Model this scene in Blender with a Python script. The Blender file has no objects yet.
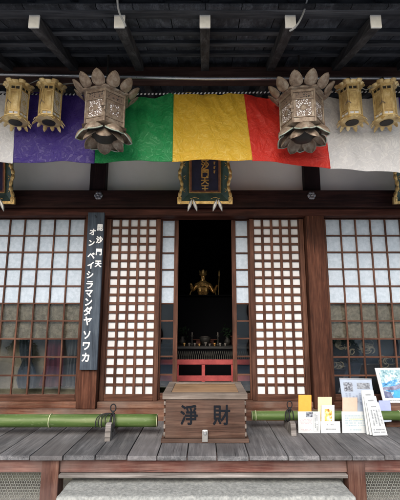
import bpy, bmesh, math, random
from mathutils import Vector, Matrix, Euler, noise as mn
R = math.radians
random.seed(7)
S = bpy.context.scene
C = S.collection

# ---------------------------------------------------------------- camera
CAM_Y, CAM_Z, PITCH, F = -4.0, 1.39, R(10.3), 385.0
cp, sp = math.cos(PITCH), math.sin(PITCH)
def P(x, y, L):
    """photo pixel + horizontal distance from the camera -> world point"""
    u = (x-205)/F; v = (250-y)/F
    d = Vector((u, cp - v*sp, sp + v*cp))
    d *= L/d.y
    return Vector((d.x, CAM_Y + L, CAM_Z + d.z))
cam = bpy.data.cameras.new('camera'); camo = bpy.data.objects.new('camera', cam); C.objects.link(camo)
camo.location = (0, CAM_Y, CAM_Z); camo.rotation_euler = (math.pi/2 + PITCH, 0, 0)
cam.sensor_fit = 'HORIZONTAL'; cam.sensor_width = 36; cam.lens = 36*F/400; cam.shift_x = -5/400
cam.clip_start = 0.05; cam.clip_end = 500
S.camera = camo

# ---------------------------------------------------------------- materials
def newmat(name):
    m = bpy.data.materials.new(name); m.use_nodes = True
    n = m.node_tree.nodes; l = m.node_tree.links
    return m, n, l, n['Principled BSDF']
def N(n, t, **k):
    x = n.new(t)
    for a, b in k.items():
        if a.startswith('i_'): x.inputs[a[2:].replace('_', ' ')].default_value = b
        else: setattr(x, a, b)
    return x
def col(c): return (c[0], c[1], c[2], 1)
def coords(n, l, scale=(1,1,1), vary=True):
    tc = N(n, 'ShaderNodeTexCoord'); mp = N(n, 'ShaderNodeMapping'); mp.inputs['Scale'].default_value = scale
    if vary:
        oi = N(n, 'ShaderNodeObjectInfo'); ge = N(n, 'ShaderNodeNewGeometry')
        a = N(n, 'ShaderNodeMath', operation='ADD'); l.new(oi.outputs['Random'], a.inputs[0]); l.new(ge.outputs['Random Per Island'], a.inputs[1])
        mu = N(n, 'ShaderNodeMath', operation='MULTIPLY'); mu.inputs[1].default_value = 37.3; l.new(a.outputs[0], mu.inputs[0])
        va = N(n, 'ShaderNodeVectorMath', operation='ADD'); l.new(tc.outputs['Object'], va.inputs[0]); l.new(mu.outputs[0], va.inputs[1])
        l.new(va.outputs[0], mp.inputs['Vector'])
    else: l.new(tc.outputs['Object'], mp.inputs['Vector'])
    return mp
def ramp(n, l, src, stops):
    r = N(n, 'ShaderNodeValToRGB'); e = r.color_ramp.elements
    while len(e) < len(stops): e.new(0.5)
    for i, (p, c) in enumerate(stops):
        e[i].position = p; e[i].color = col(c) if not isinstance(c, float) else (c, c, c, 1)
    l.new(src, r.inputs[0]); return r
def mixc(n, l, fac, a, b, mode='MIX'):
    m = N(n, 'ShaderNodeMix', data_type='RGBA', blend_type=mode)
    if isinstance(fac, float): m.inputs[0].default_value = fac
    else: l.new(fac, m.inputs[0])
    for i, s in ((6, a), (7, b)):
        if isinstance(s, tuple): m.inputs[i].default_value = col(s)
        else: l.new(s, m.inputs[i])
    return m.outputs[2]
def wood(name, dark, mid, light, axis='z', rough=0.7, bump=0.25, island=0.25, grey=None, spec=0.14, greyamt=0.5):
    m, n, l, b = newmat(name)
    fine = {'x': (1.2, 26, 26), 'y': (26, 1.2, 26), 'z': (26, 26, 1.2)}[axis]
    med = {'x': (0.5, 6, 6), 'y': (6, 0.5, 6), 'z': (6, 6, 0.5)}[axis]
    a = N(n, 'ShaderNodeTexNoise', i_Scale=5.0, i_Detail=9.0, i_Roughness=0.62); l.new(coords(n, l, fine).outputs[0], a.inputs['Vector'])
    c = N(n, 'ShaderNodeTexNoise', i_Scale=2.6, i_Detail=5.0, i_Distortion=1.2); l.new(coords(n, l, med).outputs[0], c.inputs['Vector'])
    ad = N(n, 'ShaderNodeMath', operation='MULTIPLY_ADD'); l.new(a.outputs[0], ad.inputs[0]); ad.inputs[1].default_value = 0.55
    h = N(n, 'ShaderNodeMath', operation='MULTIPLY'); l.new(c.outputs[0], h.inputs[0]); h.inputs[1].default_value = 0.5; l.new(h.outputs[0], ad.inputs[2])
    r = ramp(n, l, ad.outputs[0], [(0.36, dark), (0.52, mid), (0.68, light)])
    out = r.outputs[0]
    # long cathedral figure, fine checks and broad weathering
    fig = {'x': (0.35, 5, 5), 'y': (5, 0.35, 5), 'z': (5, 5, 0.35)}[axis]
    wv = N(n, 'ShaderNodeTexWave', wave_type='RINGS', i_Scale=1.3, i_Distortion=7.0, i_Detail=3.0); l.new(coords(n, l, fig).outputs[0], wv.inputs['Vector'])
    wr = ramp(n, l, wv.outputs[0], [(0.0, 0.74), (0.6, 1.0)])
    out = mixc(n, l, 1.0, out, wr.outputs[0], 'MULTIPLY')
    ck = {'x': (0.9, 45, 45), 'y': (45, 0.9, 45), 'z': (45, 45, 0.9)}[axis]
    cn = N(n, 'ShaderNodeTexNoise', i_Scale=2.2, i_Detail=3.0, i_Roughness=0.5); l.new(coords(n, l, ck).outputs[0], cn.inputs['Vector'])
    cr = ramp(n, l, cn.outputs[0], [(0.30, 0.42), (0.37, 1.0)])
    out = mixc(n, l, 1.0, out, cr.outputs[0], 'MULTIPLY')
    bn = N(n, 'ShaderNodeTexNoise', i_Scale=2.6, i_Detail=5.0, i_Roughness=0.6); l.new(coords(n, l, (1, 1, 1)).outputs[0], bn.inputs['Vector'])
    br_ = ramp(n, l, bn.outputs[0], [(0.34, 0.66), (0.62, 1.06)])
    out = mixc(n, l, 1.0, out, br_.outputs[0], 'MULTIPLY')
    if grey:
        g = N(n, 'ShaderNodeTexNoise', i_Scale=1.7, i_Detail=6.0, i_Roughness=0.6); l.new(coords(n, l, (1,1,1)).outputs[0], g.inputs['Vector'])
        gr = ramp(n, l, g.outputs[0], [(0.42, 0.0), (0.66, greyamt)])
        out = mixc(n, l, gr.outputs[0], out, grey)
    if island:
        ge = N(n, 'ShaderNodeNewGeometry'); mr = N(n, 'ShaderNodeMapRange'); l.new(ge.outputs['Random Per Island'], mr.inputs[0])
        mr.inputs[3].default_value = 1-island; mr.inputs[4].default_value = 1+island*0.7
        hs = N(n, 'ShaderNodeHueSaturation'); l.new(mr.outputs[0], hs.inputs['Value']); l.new(out, hs.inputs['Color']); out = hs.outputs[0]
    l.new(out, b.inputs['Base Color'])
    rr = ramp(n, l, a.outputs[0], [(0.3, max(0.0, rough-0.12)), (0.7, min(1.0, rough+0.15))]); l.new(rr.outputs[0], b.inputs['Roughness'])
    bp = N(n, 'ShaderNodeBump', i_Strength=bump, i_Distance=0.004); l.new(ad.outputs[0], bp.inputs['Height']); l.new(bp.outputs[0], b.inputs['Normal'])
    b.inputs['Specular IOR Level'].default_value = spec
    return m
def mottled(name, c1, c2, scale=8.0, rough=0.7, bump=0.2, metallic=0.0, detail=8.0, c3=None, spec=0.4, dist=0.003, lo=0.38, hi=0.64):
    m, n, l, b = newmat(name)
    a = N(n, 'ShaderNodeTexNoise', i_Scale=scale, i_Detail=detail, i_Roughness=0.65); l.new(coords(n, l).outputs[0], a.inputs['Vector'])
    st = [(lo, c1), (hi, c2)] if c3 is None else [(lo, c1), ((lo+hi)/2, c2), (hi, c3)]
    r = ramp(n, l, a.outputs[0], st); l.new(r.outputs[0], b.inputs['Base Color'])
    b.inputs['Roughness'].default_value = rough; b.inputs['Metallic'].default_value = metallic; b.inputs['Specular IOR Level'].default_value = spec
    f = N(n, 'ShaderNodeTexNoise', i_Scale=scale*6, i_Detail=5.0); l.new(coords(n, l).outputs[0], f.inputs['Vector'])
    bp = N(n, 'ShaderNodeBump', i_Strength=bump, i_Distance=dist); l.new(f.outputs[0], bp.inputs['Height']); l.new(bp.outputs[0], b.inputs['Normal'])
    if metallic == 0 or True:
        rr = ramp(n, l, f.outputs[0], [(0.3, max(0.05, rough-0.1)), (0.7, min(1.0, rough+0.1))]); l.new(rr.outputs[0], b.inputs['Roughness'])
    return m
def damask(name, base, lightc, seed):
    m, n, l, b = newmat(name)
    tc = N(n, 'ShaderNodeTexCoord'); mp = N(n, 'ShaderNodeMapping'); mp.inputs['Location'].default_value = (seed*1.7, 0, seed*0.9); mp.inputs['Scale'].default_value = (6.5, 0.2, 6.5)
    l.new(tc.outputs['Object'], mp.inputs['Vector'])
    w = N(n, 'ShaderNodeTexNoise', i_Scale=1.6, i_Detail=2.0); l.new(mp.outputs[0], w.inputs['Vector'])
    sc = N(n, 'ShaderNodeVectorMath', operation='SCALE'); l.new(w.outputs['Color'], sc.inputs[0]); sc.inputs['Scale'].default_value = 0.9
    ad = N(n, 'ShaderNodeVectorMath', operation='ADD'); l.new(mp.outputs[0], ad.inputs[0]); l.new(sc.outputs[0], ad.inputs[1])
    v = N(n, 'ShaderNodeTexVoronoi', i_Scale=1.0); v.inputs['Randomness'].default_value = 0.55; l.new(ad.outputs[0], v.inputs['Vector'])
    # petal like rings round each medallion
    sub_ = N(n, 'ShaderNodeVectorMath', operation='SUBTRACT'); l.new(ad.outputs[0], sub_.inputs[0]); l.new(v.outputs['Position'], sub_.inputs[1])
    sx = N(n, 'ShaderNodeSeparateXYZ'); l.new(sub_.outputs[0], sx.inputs[0])
    at = N(n, 'ShaderNodeMath', operation='ARCTAN2'); l.new(sx.outputs['X'], at.inputs[0]); l.new(sx.outputs['Z'], at.inputs[1])
    m7 = N(n, 'ShaderNodeMath', operation='MULTIPLY'); l.new(at.outputs[0], m7.inputs[0]); m7.inputs[1].default_value = 7.0
    s7 = N(n, 'ShaderNodeMath', operation='SINE'); l.new(m7.outputs[0], s7.inputs[0])
    si = N(n, 'ShaderNodeMath', operation='MULTIPLY_ADD'); l.new(v.outputs['Distance'], si.inputs[0]); si.inputs[1].default_value = 30.0; l.new(s7.outputs[0], si.inputs[2])
    sn = N(n, 'ShaderNodeMath', operation='SINE'); l.new(si.outputs[0], sn.inputs[0])
    r = ramp(n, l, sn.outputs[0], [(0.3, 0.0), (0.62, 1.0)])
    cl = mixc(n, l, r.outputs[0], base, lightc)
    l.new(cl, b.inputs['Base Color'])
    rr = ramp(n, l, r.outputs[0], [(0.0, 0.60), (1.0, 0.44)]); l.new(rr.outputs[0], b.inputs['Roughness'])
    b.inputs['Sheen Weight'].default_value = 0.15
    cr = N(n, 'ShaderNodeTexNoise', i_Scale=0.9, i_Detail=4.0, i_Distortion=1.2); l.new(mp.outputs[0], cr.inputs['Vector'])
    hh = N(n, 'ShaderNodeMath', operation='MULTIPLY_ADD'); l.new(cr.outputs[0], hh.inputs[0]); hh.inputs[1].default_value = 10.0; l.new(r.outputs[0], hh.inputs[2])
    bp = N(n, 'ShaderNodeBump', i_Strength=0.5, i_Distance=0.006); l.new(hh.outputs[0], bp.inputs['Height']); l.new(bp.outputs[0], b.inputs['Normal'])
    # thin silk lets some light through
    tl = N(n, 'ShaderNodeBsdfTranslucent'); l.new(cl, tl.inputs[0]); mx = N(n, 'ShaderNodeMixShader'); mx.inputs[0].default_value = 0.38
    l.new(b.outputs[0], mx.inputs[1]); l.new(tl.outputs[0], mx.inputs[2]); l.new(mx.outputs[0], n['Material Output'].inputs[0])
    return m
def plain(name, c, rough=0.6, metallic=0.0, spec=0.4):
    return mottled(name, tuple(v*0.9 for v in c), c, scale=14, rough=rough, metallic=metallic, bump=0.08, spec=spec)
def openwork(name, bronze, paper, scale, thr=0.1):
    m, n, l, b = newmat(name)
    v = N(n, 'ShaderNodeTexVoronoi', feature='DISTANCE_TO_EDGE', i_Scale=scale); l.new(coords(n, l, vary=False).outputs[0], v.inputs['Vector'])
    r = ramp(n, l, v.outputs['Distance'], [(thr, 0.0), (thr+0.04, 1.0)])
    l.new(mixc(n, l, r.outputs[0], bronze, paper), b.inputs['Base Color'])
    b.inputs['Roughness'].default_value = 0.6
    return m
def glassmat():
    m = bpy.data.materials.new('window_glass'); m.use_nodes = True; n = m.node_tree.nodes; l = m.node_tree.links
    n.remove(n['Principled BSDF']); out = n['Material Output']
    t = N(n, 'ShaderNodeBsdfTransparent'); t.inputs[0].default_value = (0.86, 0.86, 0.84, 1)
    g = N(n, 'ShaderNodeBsdfGlossy'); g.inputs['Roughness'].default_value = 0.012; g.inputs[0].default_value = (0.95, 0.98, 1, 1)
    no = N(n, 'ShaderNodeTexNoise', i_Scale=3.0, i_Detail=1.0); l.new(coords(n, l).outputs[0], no.inputs['Vector'])
    bp = N(n, 'ShaderNodeBump', i_Strength=0.12, i_Distance=0.02); l.new(no.outputs[0], bp.inputs['Height']); l.new(bp.outputs[0], g.inputs['Normal'])
    fr = N(n, 'ShaderNodeFresnel', i_IOR=1.5); mu = N(n, 'ShaderNodeMath', operation='MULTIPLY', use_clamp=True); mu.inputs[1].default_value = 2.0; l.new(fr.outputs[0], mu.inputs[0])
    mx = N(n, 'ShaderNodeMixShader'); l.new(mu.outputs[0], mx.inputs[0]); l.new(t.outputs[0], mx.inputs[1]); l.new(g.outputs[0], mx.inputs[2]); l.new(mx.outputs[0], out.inputs[0])
    return m

M = {}
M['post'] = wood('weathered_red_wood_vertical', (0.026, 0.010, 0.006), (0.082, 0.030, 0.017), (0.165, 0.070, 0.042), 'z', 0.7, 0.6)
M['frame_v'] = wood('door_wood_vertical', (0.042, 0.017, 0.011), (0.10, 0.043, 0.027), (0.18, 0.088, 0.057), 'z', 0.62, 0.3, 0.15)
M['frame_h'] = wood('door_wood_horizontal', (0.042, 0.017, 0.011), (0.10, 0.043, 0.027), (0.18, 0.088, 0.057), 'x', 0.62, 0.3, 0.15)
M['sill'] = wood('sill_wood', (0.07, 0.026, 0.016), (0.15, 0.062, 0.037), (0.25, 0.14, 0.09), 'x', 0.72, 0.5, 0.15, grey=(0.25, 0.21, 0.18), greyamt=0.5)
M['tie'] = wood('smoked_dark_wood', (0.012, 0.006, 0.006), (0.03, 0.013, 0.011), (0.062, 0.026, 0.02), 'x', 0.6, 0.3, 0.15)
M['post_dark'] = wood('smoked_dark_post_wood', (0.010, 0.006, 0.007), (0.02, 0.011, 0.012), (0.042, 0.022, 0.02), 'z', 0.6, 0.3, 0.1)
M['kamoi'] = wood('lintel_wood', (0.035, 0.012, 0.009), (0.075, 0.026, 0.018), (0.125, 0.048, 0.033), 'x', 0.62, 0.3, 0.15)
M['rafter'] = wood('rafter_wood', (0.02, 0.02, 0.022), (0.045, 0.045, 0.048), (0.10, 0.10, 0.105), 'y', 0.75, 0.4, 0.2)
M['soffit'] = wood('soffit_board_wood', (0.020, 0.023, 0.030), (0.042, 0.048, 0.060), (0.09, 0.10, 0.12), 'y', 0.75, 0.4, 0.3)
M['eave'] = wood('eave_board_wood', (0.022, 0.025, 0.031), (0.046, 0.050, 0.058), (0.09, 0.095, 0.105), 'x', 0.75, 0.4, 0.1)
M['purlin'] = wood('purlin_wood', (0.03, 0.014, 0.012), (0.062, 0.032, 0.026), (0.10, 0.06, 0.05), 'x', 0.7, 0.3, 0.1)
M['deck'] = wood('grey_deck_wood', (0.075, 0.077, 0.083), (0.155, 0.156, 0.163), (0.27, 0.268, 0.27), 'y', 0.75, 0.7, 0.22, grey=(0.13, 0.12, 0.12), greyamt=0.6)
M['beam_red'] = wood('veranda_beam_wood', (0.085, 0.03, 0.025), (0.16, 0.068, 0.055), (0.27, 0.15, 0.12), 'x', 0.75, 0.6, 0.1, grey=(0.24, 0.19, 0.17), greyamt=0.6)
M['vpost'] = wood('veranda_post_wood', (0.07, 0.028, 0.022), (0.15, 0.07, 0.05), (0.24, 0.14, 0.10), 'z', 0.75, 0.6, 0.1, grey=(0.17, 0.11, 0.10), greyamt=0.6)
M['ledge'] = wood('grey_ledge_wood', (0.15, 0.13, 0.12), (0.27, 0.25, 0.23), (0.40, 0.37, 0.35), 'x', 0.8, 0.5, 0.1)
M['boxwood'] = wood('offering_box_wood', (0.038, 0.019, 0.013), (0.088, 0.047, 0.033), (0.16, 0.096, 0.068), 'x', 0.7, 0.6, 0.12, grey=(0.12, 0.085, 0.068), greyamt=0.6)
M['boxgrey'] = wood('offering_box_worn_rim_wood', (0.10, 0.075, 0.06), (0.19, 0.155, 0.13), (0.30, 0.26, 0.225), 'x', 0.7, 0.5, 0.1, grey=(0.2, 0.165, 0.14))
M['tan'] = wood('pale_new_wood', (0.24, 0.145, 0.08), (0.35, 0.225, 0.13), (0.44, 0.30, 0.18), 'x', 0.6, 0.2, 0.15)
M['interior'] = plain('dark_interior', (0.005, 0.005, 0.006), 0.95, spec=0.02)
M['plaster'] = mottled('lime_plaster', (0.80, 0.785, 0.73), (0.88, 0.865, 0.81), 2.5, 0.9, 0.25, lo=0.3, hi=0.7)
M['paper'] = mottled('white_paper', (0.56, 0.565, 0.565), (0.70, 0.705, 0.71), 3, 0.85, 0.1)
M['washi'] = mottled('blue_grey_fibre_paper', (0.38, 0.45, 0.52), (0.48, 0.55, 0.62), 30, 0.8, 0.2, detail=4.0)
M['white'] = mottled('white_paint', (0.76, 0.76, 0.71), (0.88, 0.88, 0.83), 22, 0.7, 0.3)
M['glass'] = glassmat()
M['steel'] = mottled('aged_steel', (0.18, 0.18, 0.19), (0.4, 0.4, 0.41), 40, 0.45, 0.2, 0.9)
M['pipe'] = plain('galvanised_pipe', (0.55, 0.56, 0.57), 0.35, 0.8)
M['bronze'] = mottled('aged_bronze', (0.14, 0.10, 0.072), (0.225, 0.17, 0.125), 24, 0.5, 0.3, 0.2, c3=(0.30, 0.26, 0.205))
M['patina'] = mottled('green_patina', (0.26, 0.33, 0.27), (0.38, 0.45, 0.38), 30, 0.7, 0.3, 0.0, c3=(0.28, 0.22, 0.17))
M['brass'] = mottled('dull_brass', (0.40, 0.27, 0.11), (0.60, 0.45, 0.20), 12, 0.38, 0.2, 0.4, c3=(0.76, 0.63, 0.36))
M['dark_metal'] = plain('blackened_metal', (0.03, 0.028, 0.025), 0.6, 0.3)
M['gold'] = mottled('gilding', (0.42, 0.27, 0.09), (0.80, 0.58, 0.25), 22, 0.4, 0.3, 0.7)
M['statue'] = mottled('old_gilding', (0.55, 0.27, 0.07), (1.0, 0.64, 0.24), 9, 0.25, 0.4, 0.65)
M['teal'] = mottled('teal_lacquer', (0.03, 0.065, 0.06), (0.06, 0.11, 0.10), 14, 0.5, 0.2)
M['navy'] = mottled('navy_lacquer', (0.006, 0.010, 0.035), (0.012, 0.018, 0.06), 14, 0.45, 0.1)
M['rust'] = mottled('red_brown_lacquer', (0.16, 0.06, 0.035), (0.26, 0.11, 0.06), 20, 0.5, 0.1)
M['slate'] = wood('slate_blue_painted_wood', (0.035, 0.047, 0.064), (0.062, 0.080, 0.104), (0.105, 0.13, 0.155), 'z', 0.65, 0.35, 0)
M['white_ink'] = plain('white_lettering_paint', (0.82, 0.82, 0.8), 0.6)
M['black_ink'] = plain('black_brush_ink', (0.012, 0.014, 0.018), 0.9, spec=0.03)
M['ink_grey'] = plain('grey_print', (0.24, 0.26, 0.28), 0.7)
M['bamboo'] = None
M['dim_leaf'] = plain('dark_evergreen_leaf', (0.008, 0.018, 0.008), 0.7, spec=0.1)
M['cloth_dim'] = plain('old_wax', (0.16, 0.145, 0.13), 0.5)
M['rope'] = plain('black_cord', (0.012, 0.012, 0.014), 0.8)
M['redpaint'] = mottled('vermilion_paint', (0.26, 0.035, 0.035), (0.37, 0.06, 0.055), 10, 0.6, 0.2)
M['stone'] = mottled('granite', (0.16, 0.17, 0.165), (0.30, 0.315, 0.30), 55, 0.88, 0.7, c3=(0.47, 0.48, 0.45), dist=0.004, lo=0.28, hi=0.74, detail=12.0)
M['ground'] = mottled('courtyard_gravel', (0.46, 0.45, 0.43), (0.66, 0.645, 0.61), 20, 0.9, 0.6, dist=0.01)
M['mesh'] = plain('galvanised_mesh', (0.30, 0.32, 0.29), 0.5, 0.3)
M['blind'] = mottled('woven_blind', (0.17, 0.155, 0.125), (0.38, 0.35, 0.29), 34, 0.9, 0.8, dist=0.01)
M['roof'] = plain('roof_tile', (0.10, 0.105, 0.11), 0.6)
M['wall_out'] = mottled('clay_wall_plaster', (0.68, 0.63, 0.53), (0.80, 0.76, 0.66), 3, 0.9, 0.2)
M['leaf'] = mottled('foliage', (0.02, 0.05, 0.012), (0.07, 0.12, 0.03), 5, 0.6, 0.1)
M['bark'] = mottled('bark', (0.05, 0.035, 0.025), (0.12, 0.09, 0.07), 12, 0.9, 0.6)
M['d_white'] = damask('white_damask', (0.70, 0.70, 0.71), (0.78, 0.78, 0.78), 1)
M['d_purple'] = damask('purple_damask', (0.036, 0.015, 0.20), (0.042, 0.018, 0.22), 2)
M['d_green'] = damask('green_damask', (0.004, 0.27, 0.07), (0.007, 0.32, 0.085), 3)
M['d_yellow'] = damask('yellow_damask', (0.80, 0.49, 0.03), (0.85, 0.56, 0.055), 4)
M['d_red'] = damask('red_damask', (0.70, 0.024, 0.012), (0.76, 0.034, 0.017), 5)
M['open_big'] = openwork('bronze_openwork_over_paper', (0.16, 0.11, 0.08), (0.82, 0.82, 0.84), 62, 0.16)
M['open_dark'] = openwork('bronze_openwork_over_dark', (0.17, 0.12, 0.09), (0.02, 0.02, 0.02), 60, 0.2)

def bamboo():
    m, n, l, b = newmat('green_bamboo')
    a = N(n, 'ShaderNodeTexNoise', i_Scale=2.0, i_Detail=6.0); l.new(coords(n, l, (0.8, 14, 14), False).outputs[0], a.inputs['Vector'])
    r = ramp(n, l, a.outputs[0], [(0.3, (0.04, 0.075, 0.018)), (0.5, (0.07, 0.118, 0.03)), (0.72, (0.15, 0.185, 0.075))])
    s = N(n, 'ShaderNodeTexNoise', i_Scale=60.0, i_Detail=4.0); l.new(coords(n, l, (0.4, 1.2, 1.2), False).outputs[0], s.inputs['Vector'])
    sr = ramp(n, l, s.outputs[0], [(0.60, 0.0), (0.80, 0.28)])
    l.new(mixc(n, l, sr.outputs[0], r.outputs[0], (0.35, 0.42, 0.25)), b.inputs['Base Color'])
    b.inputs['Roughness'].default_value = 0.55; b.inputs['Specular IOR Level'].default_value = 0.3
    return m
M['bamboo'] = bamboo()
M['bamboo_cut'] = mottled('cut_bamboo', (0.35, 0.38, 0.22), (0.5, 0.5, 0.34), 30, 0.7, 0.2)

# ---------------------------------------------------------------- mesh helpers
class MB:
    def __init__(s): s.v = []; s.f = []
    def add(s, vs, fs):
        o = len(s.v); s.v += [Vector(v) for v in vs]; s.f += [[i+o for i in f] for f in fs]; return s
    def box(s, x0, x1, y0, y1, z0, z1):
        x0, x1 = sorted((x0, x1)); y0, y1 = sorted((y0, y1)); z0, z1 = sorted((z0, z1))
        return s.add([(x0,y0,z0),(x1,y0,z0),(x1,y1,z0),(x0,y1,z0),(x0,y0,z1),(x1,y0,z1),(x1,y1,z1),(x0,y1,z1)],
                     [(0,3,2,1),(4,5,6,7),(0,1,5,4),(1,2,6,5),(2,3,7,6),(3,0,4,7)])
    def mbox(s, mat, hx, hy, hz):
        vs = [mat @ Vector((a*hx, b*hy, c*hz)) for c in (-1,1) for a, b in ((-1,-1),(1,-1),(1,1),(-1,1))]
        return s.add(vs, [(0,3,2,1),(4,5,6,7),(0,1,5,4),(1,2,6,5),(2,3,7,6),(3,0,4,7)])
    def bar(s, p0, p1, w, h, up=(0,0,1)):
        p0, p1 = Vector(p0), Vector(p1); d = (p1-p0).normalized(); x = d.cross(Vector(up)).normalized(); z = x.cross(d)
        m = Matrix((x, d, z)).transposed().to_4x4(); m.translation = (p0+p1)/2
        return s.mbox(m, w/2, (p1-p0).length/2, h/2)
    def tube(s, pts, r, n=10, caps=True):
        pts = [Vector(p) for p in pts]; rs = r if isinstance(r, (list, tuple)) else [r]*len(pts)
        t0 = (pts[1]-pts[0]).normalized(); a = t0.orthogonal().normalized(); vs = []; fs = []
        for i, p in enumerate(pts):
            t = (pts[min(i+1, len(pts)-1)]-pts[max(i-1, 0)]).normalized()
            a = (a - t*a.dot(t)).normalized(); b = t.cross(a)
            for k in range(n):
                an = 2*math.pi*k/n; vs.append(p + (a*math.cos(an)+b*math.sin(an))*rs[i])
        for i in range(len(pts)-1):
            for k in range(n): fs.append((i*n+k, i*n+(k+1)%n, (i+1)*n+(k+1)%n, (i+1)*n+k))
        if caps: fs.append(tuple(range(n))[::-1]); fs.append(tuple((len(pts)-1)*n+k for k in range(n)))
        return s.add(vs, fs)
    def lathe(s, prof, c=(0,0,0), n=24, phase=0.0, rot=None):
        vs = []; fs = []; c = Vector(c)
        for r, z in prof:
            for k in range(n):
                a = 2*math.pi*k/n+phase; v = Vector((r*math.cos(a), r*math.sin(a), z)); vs.append(c+(rot @ v if rot else v))
        for i in range(len(prof)-1):
            for k in range(n): fs.append((i*n+k, i*n+(k+1)%n, (i+1)*n+(k+1)%n, (i+1)*n+k))
        fs.append(tuple(range(n))[::-1]); fs.append(tuple((len(prof)-1)*n+k for k in range(n)))
        return s.add(vs, fs)
    def grid(s, fn, nu, nv):
        vs = [fn(i/nu, j/nv) for j in range(nv+1) for i in range(nu+1)]
        fs = [(j*(nu+1)+i, j*(nu+1)+i+1, (j+1)*(nu+1)+i+1, (j+1)*(nu+1)+i) for j in range(nv) for i in range(nu)]
        return s.add(vs, fs)
    def quad(s, a, b, c, d): return s.add([a, b, c, d], [(0,1,2,3)])

ORG = {}
def link(o, parent, org):
    C.objects.link(o); ORG[o.name] = org
    if parent: o.parent = parent
def part(name, mb, mat, parent=None, bevel=0.0, smooth=False, solid=0.0, org=None, subd=0, mat2=None):
    if parent is not None: org = ORG[parent.name]
    elif org is None:
        org = Vector((sum(v.x for v in mb.v)/len(mb.v), sum(v.y for v in mb.v)/len(mb.v), min(v.z for v in mb.v)))
    org = Vector(org)
    me = bpy.data.meshes.new(name); me.from_pydata([v-org for v in mb.v], [], mb.f); me.update()
    me.materials.append(M[mat] if isinstance(mat, str) else mat)
    if smooth:
        for p in me.polygons: p.use_smooth = True
    if mat2:
        me.materials.append(M[mat2[0]])
        for p in me.polygons: p.material_index = 1 if p.index >= mat2[1] else 0
    o = bpy.data.objects.new(name, me)
    if parent is None: o.location = org
    link(o, parent, org)
    if bevel:
        b = o.modifiers.new('bevel', 'BEVEL'); b.width = bevel; b.segments = 2; b.limit_method = 'ANGLE'; b.angle_limit = R(50)
    if solid:
        b = o.modifiers.new('solid', 'SOLIDIFY'); b.thickness = solid; b.offset = 0
    if subd:
        b = o.modifiers.new('sub', 'SUBSURF'); b.levels = subd; b.render_levels = subd
    return o
def tag(o, label, cat, group=None, kind=None):
    if label: o['label'] = label
    if cat: o['category'] = cat
    if group: o['group'] = group
    if kind: o['kind'] = kind
    return o
def thing(name, label, cat, loc, group=None):
    o = bpy.data.objects.new(name, None); o.location = loc; o.empty_display_size = 0.1
    link(o, None, Vector(loc)); tag(o, label, cat, group); return o
def sub(name, parent):
    o = bpy.data.objects.new(name, None); o.empty_display_size = 0.1; link(o, parent, ORG[parent.name]); return o
def struct(name, mb, mat, kind='structure', **k):
    o = part(name, mb, mat, **k); o['kind'] = kind; return o
def copy_tree(o, parent=None):
    c = o.copy(); C.objects.link(c); c.parent = parent; ORG[c.name] = ORG[o.name]
    for ch in list(o.children): copy_tree(ch, c)
    return c
def text(s, size, mat4, bold=0.0, ext=0.001, sx=1.0):
    cu = bpy.data.curves.new('t', 'FONT'); cu.body = s; cu.size = size; cu.align_x = 'CENTER'; cu.align_y = 'CENTER'
    cu.extrude = ext; cu.resolution_u = 3
    o = bpy.data.objects.new('t', cu); C.objects.link(o)
    bpy.context.view_layer.update()
    me = o.evaluated_get(bpy.context.evaluated_depsgraph_get()).to_mesh()
    vs = [v.co.copy() for v in me.vertices]; fs = [list(p.vertices) for p in me.polygons]
    o.to_mesh_clear(); bpy.data.objects.remove(o); bpy.data.curves.remove(cu)
    if bold and vs:
        base_v, base_f = vs, fs; vs = []; fs = []
        for k in range(8):
            a = k*math.pi/4+0.2; o_ = len(vs)
            vs += [v+Vector((bold*math.cos(a), bold*math.sin(a), 0.00012*k)) for v in base_v]; fs += [[i+o_ for i in f] for f in base_f]
    if vs:
        cx = (min(v.x for v in vs)+max(v.x for v in vs))/2; cy = (min(v.y for v in vs)+max(v.y for v in vs))/2
        vs = [mat4 @ Vector(((v.x-cx)*sx, v.y-cy, v.z)) for v in vs]
    return vs, fs
def frame_mat(loc, right, up):
    right = Vector(right).normalized(); up = Vector(up).normalized(); nrm = right.cross(up).normalized(); up = nrm.cross(right)
    m = Matrix((right, up, nrm)).transposed().to_4x4(); m.translation = loc; return m

FL = 0.45   # veranda floor height
# ---------------------------------------------------------------- ground
struct('ground', MB().box(-120, 120, -120, 120, -0.3, 0.0), 'ground', org=(0,0,0))

# ---------------------------------------------------------------- the hall
hall = thing('temple_hall', 'dark timber temple hall with lattice doors and plaster upper wall', 'temple hall', (0, 0, 0))
PX = 1.145; PW = 0.19
posts = [-5.75, -3.45, -PX, PX, 3.45, 5.75]
for x in posts:
    b = MB().box(x-PW/2, x+PW/2, -0.11, 0.06, 0.552, 2.60)
    part('post', b, 'post', hall, bevel=0.006)
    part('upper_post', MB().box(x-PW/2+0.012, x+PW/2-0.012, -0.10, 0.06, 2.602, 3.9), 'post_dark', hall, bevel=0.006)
    # six-lobed nail cover on the tie beam
    c = Vector((x*(1.10/1.145), -0.181, 2.655)); mb = MB()
    rot = Matrix.Rotation(R(90), 3, 'X')
    mb.lathe([(0.046, -0.002), (0.046, 0.004), (0.042, 0.007)], c, 6, 0, rot)
    for k in range(6):
        a = k*math.pi/3
        mb.lathe([(0.0165, 0.004), (0.0155, 0.012), (0.008, 0.015)], c+Vector((0.029*math.cos(a), 0, 0.029*math.sin(a))), 14, 0, rot)
    mb.lathe([(0.014, 0.004), (0.013, 0.018), (0.006, 0.022)], c, 12, 0, rot)
    part('nail_cover', mb, 'steel', hall, smooth=False)
zt0, zt1 = P(205, 207, 3.82).z, P(205, 190, 3.82).z
part('tie_beam', MB().box(-6, 6, -0.18, 0.03, zt0, zt1), 'tie', hall, bevel=0.008)
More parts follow.
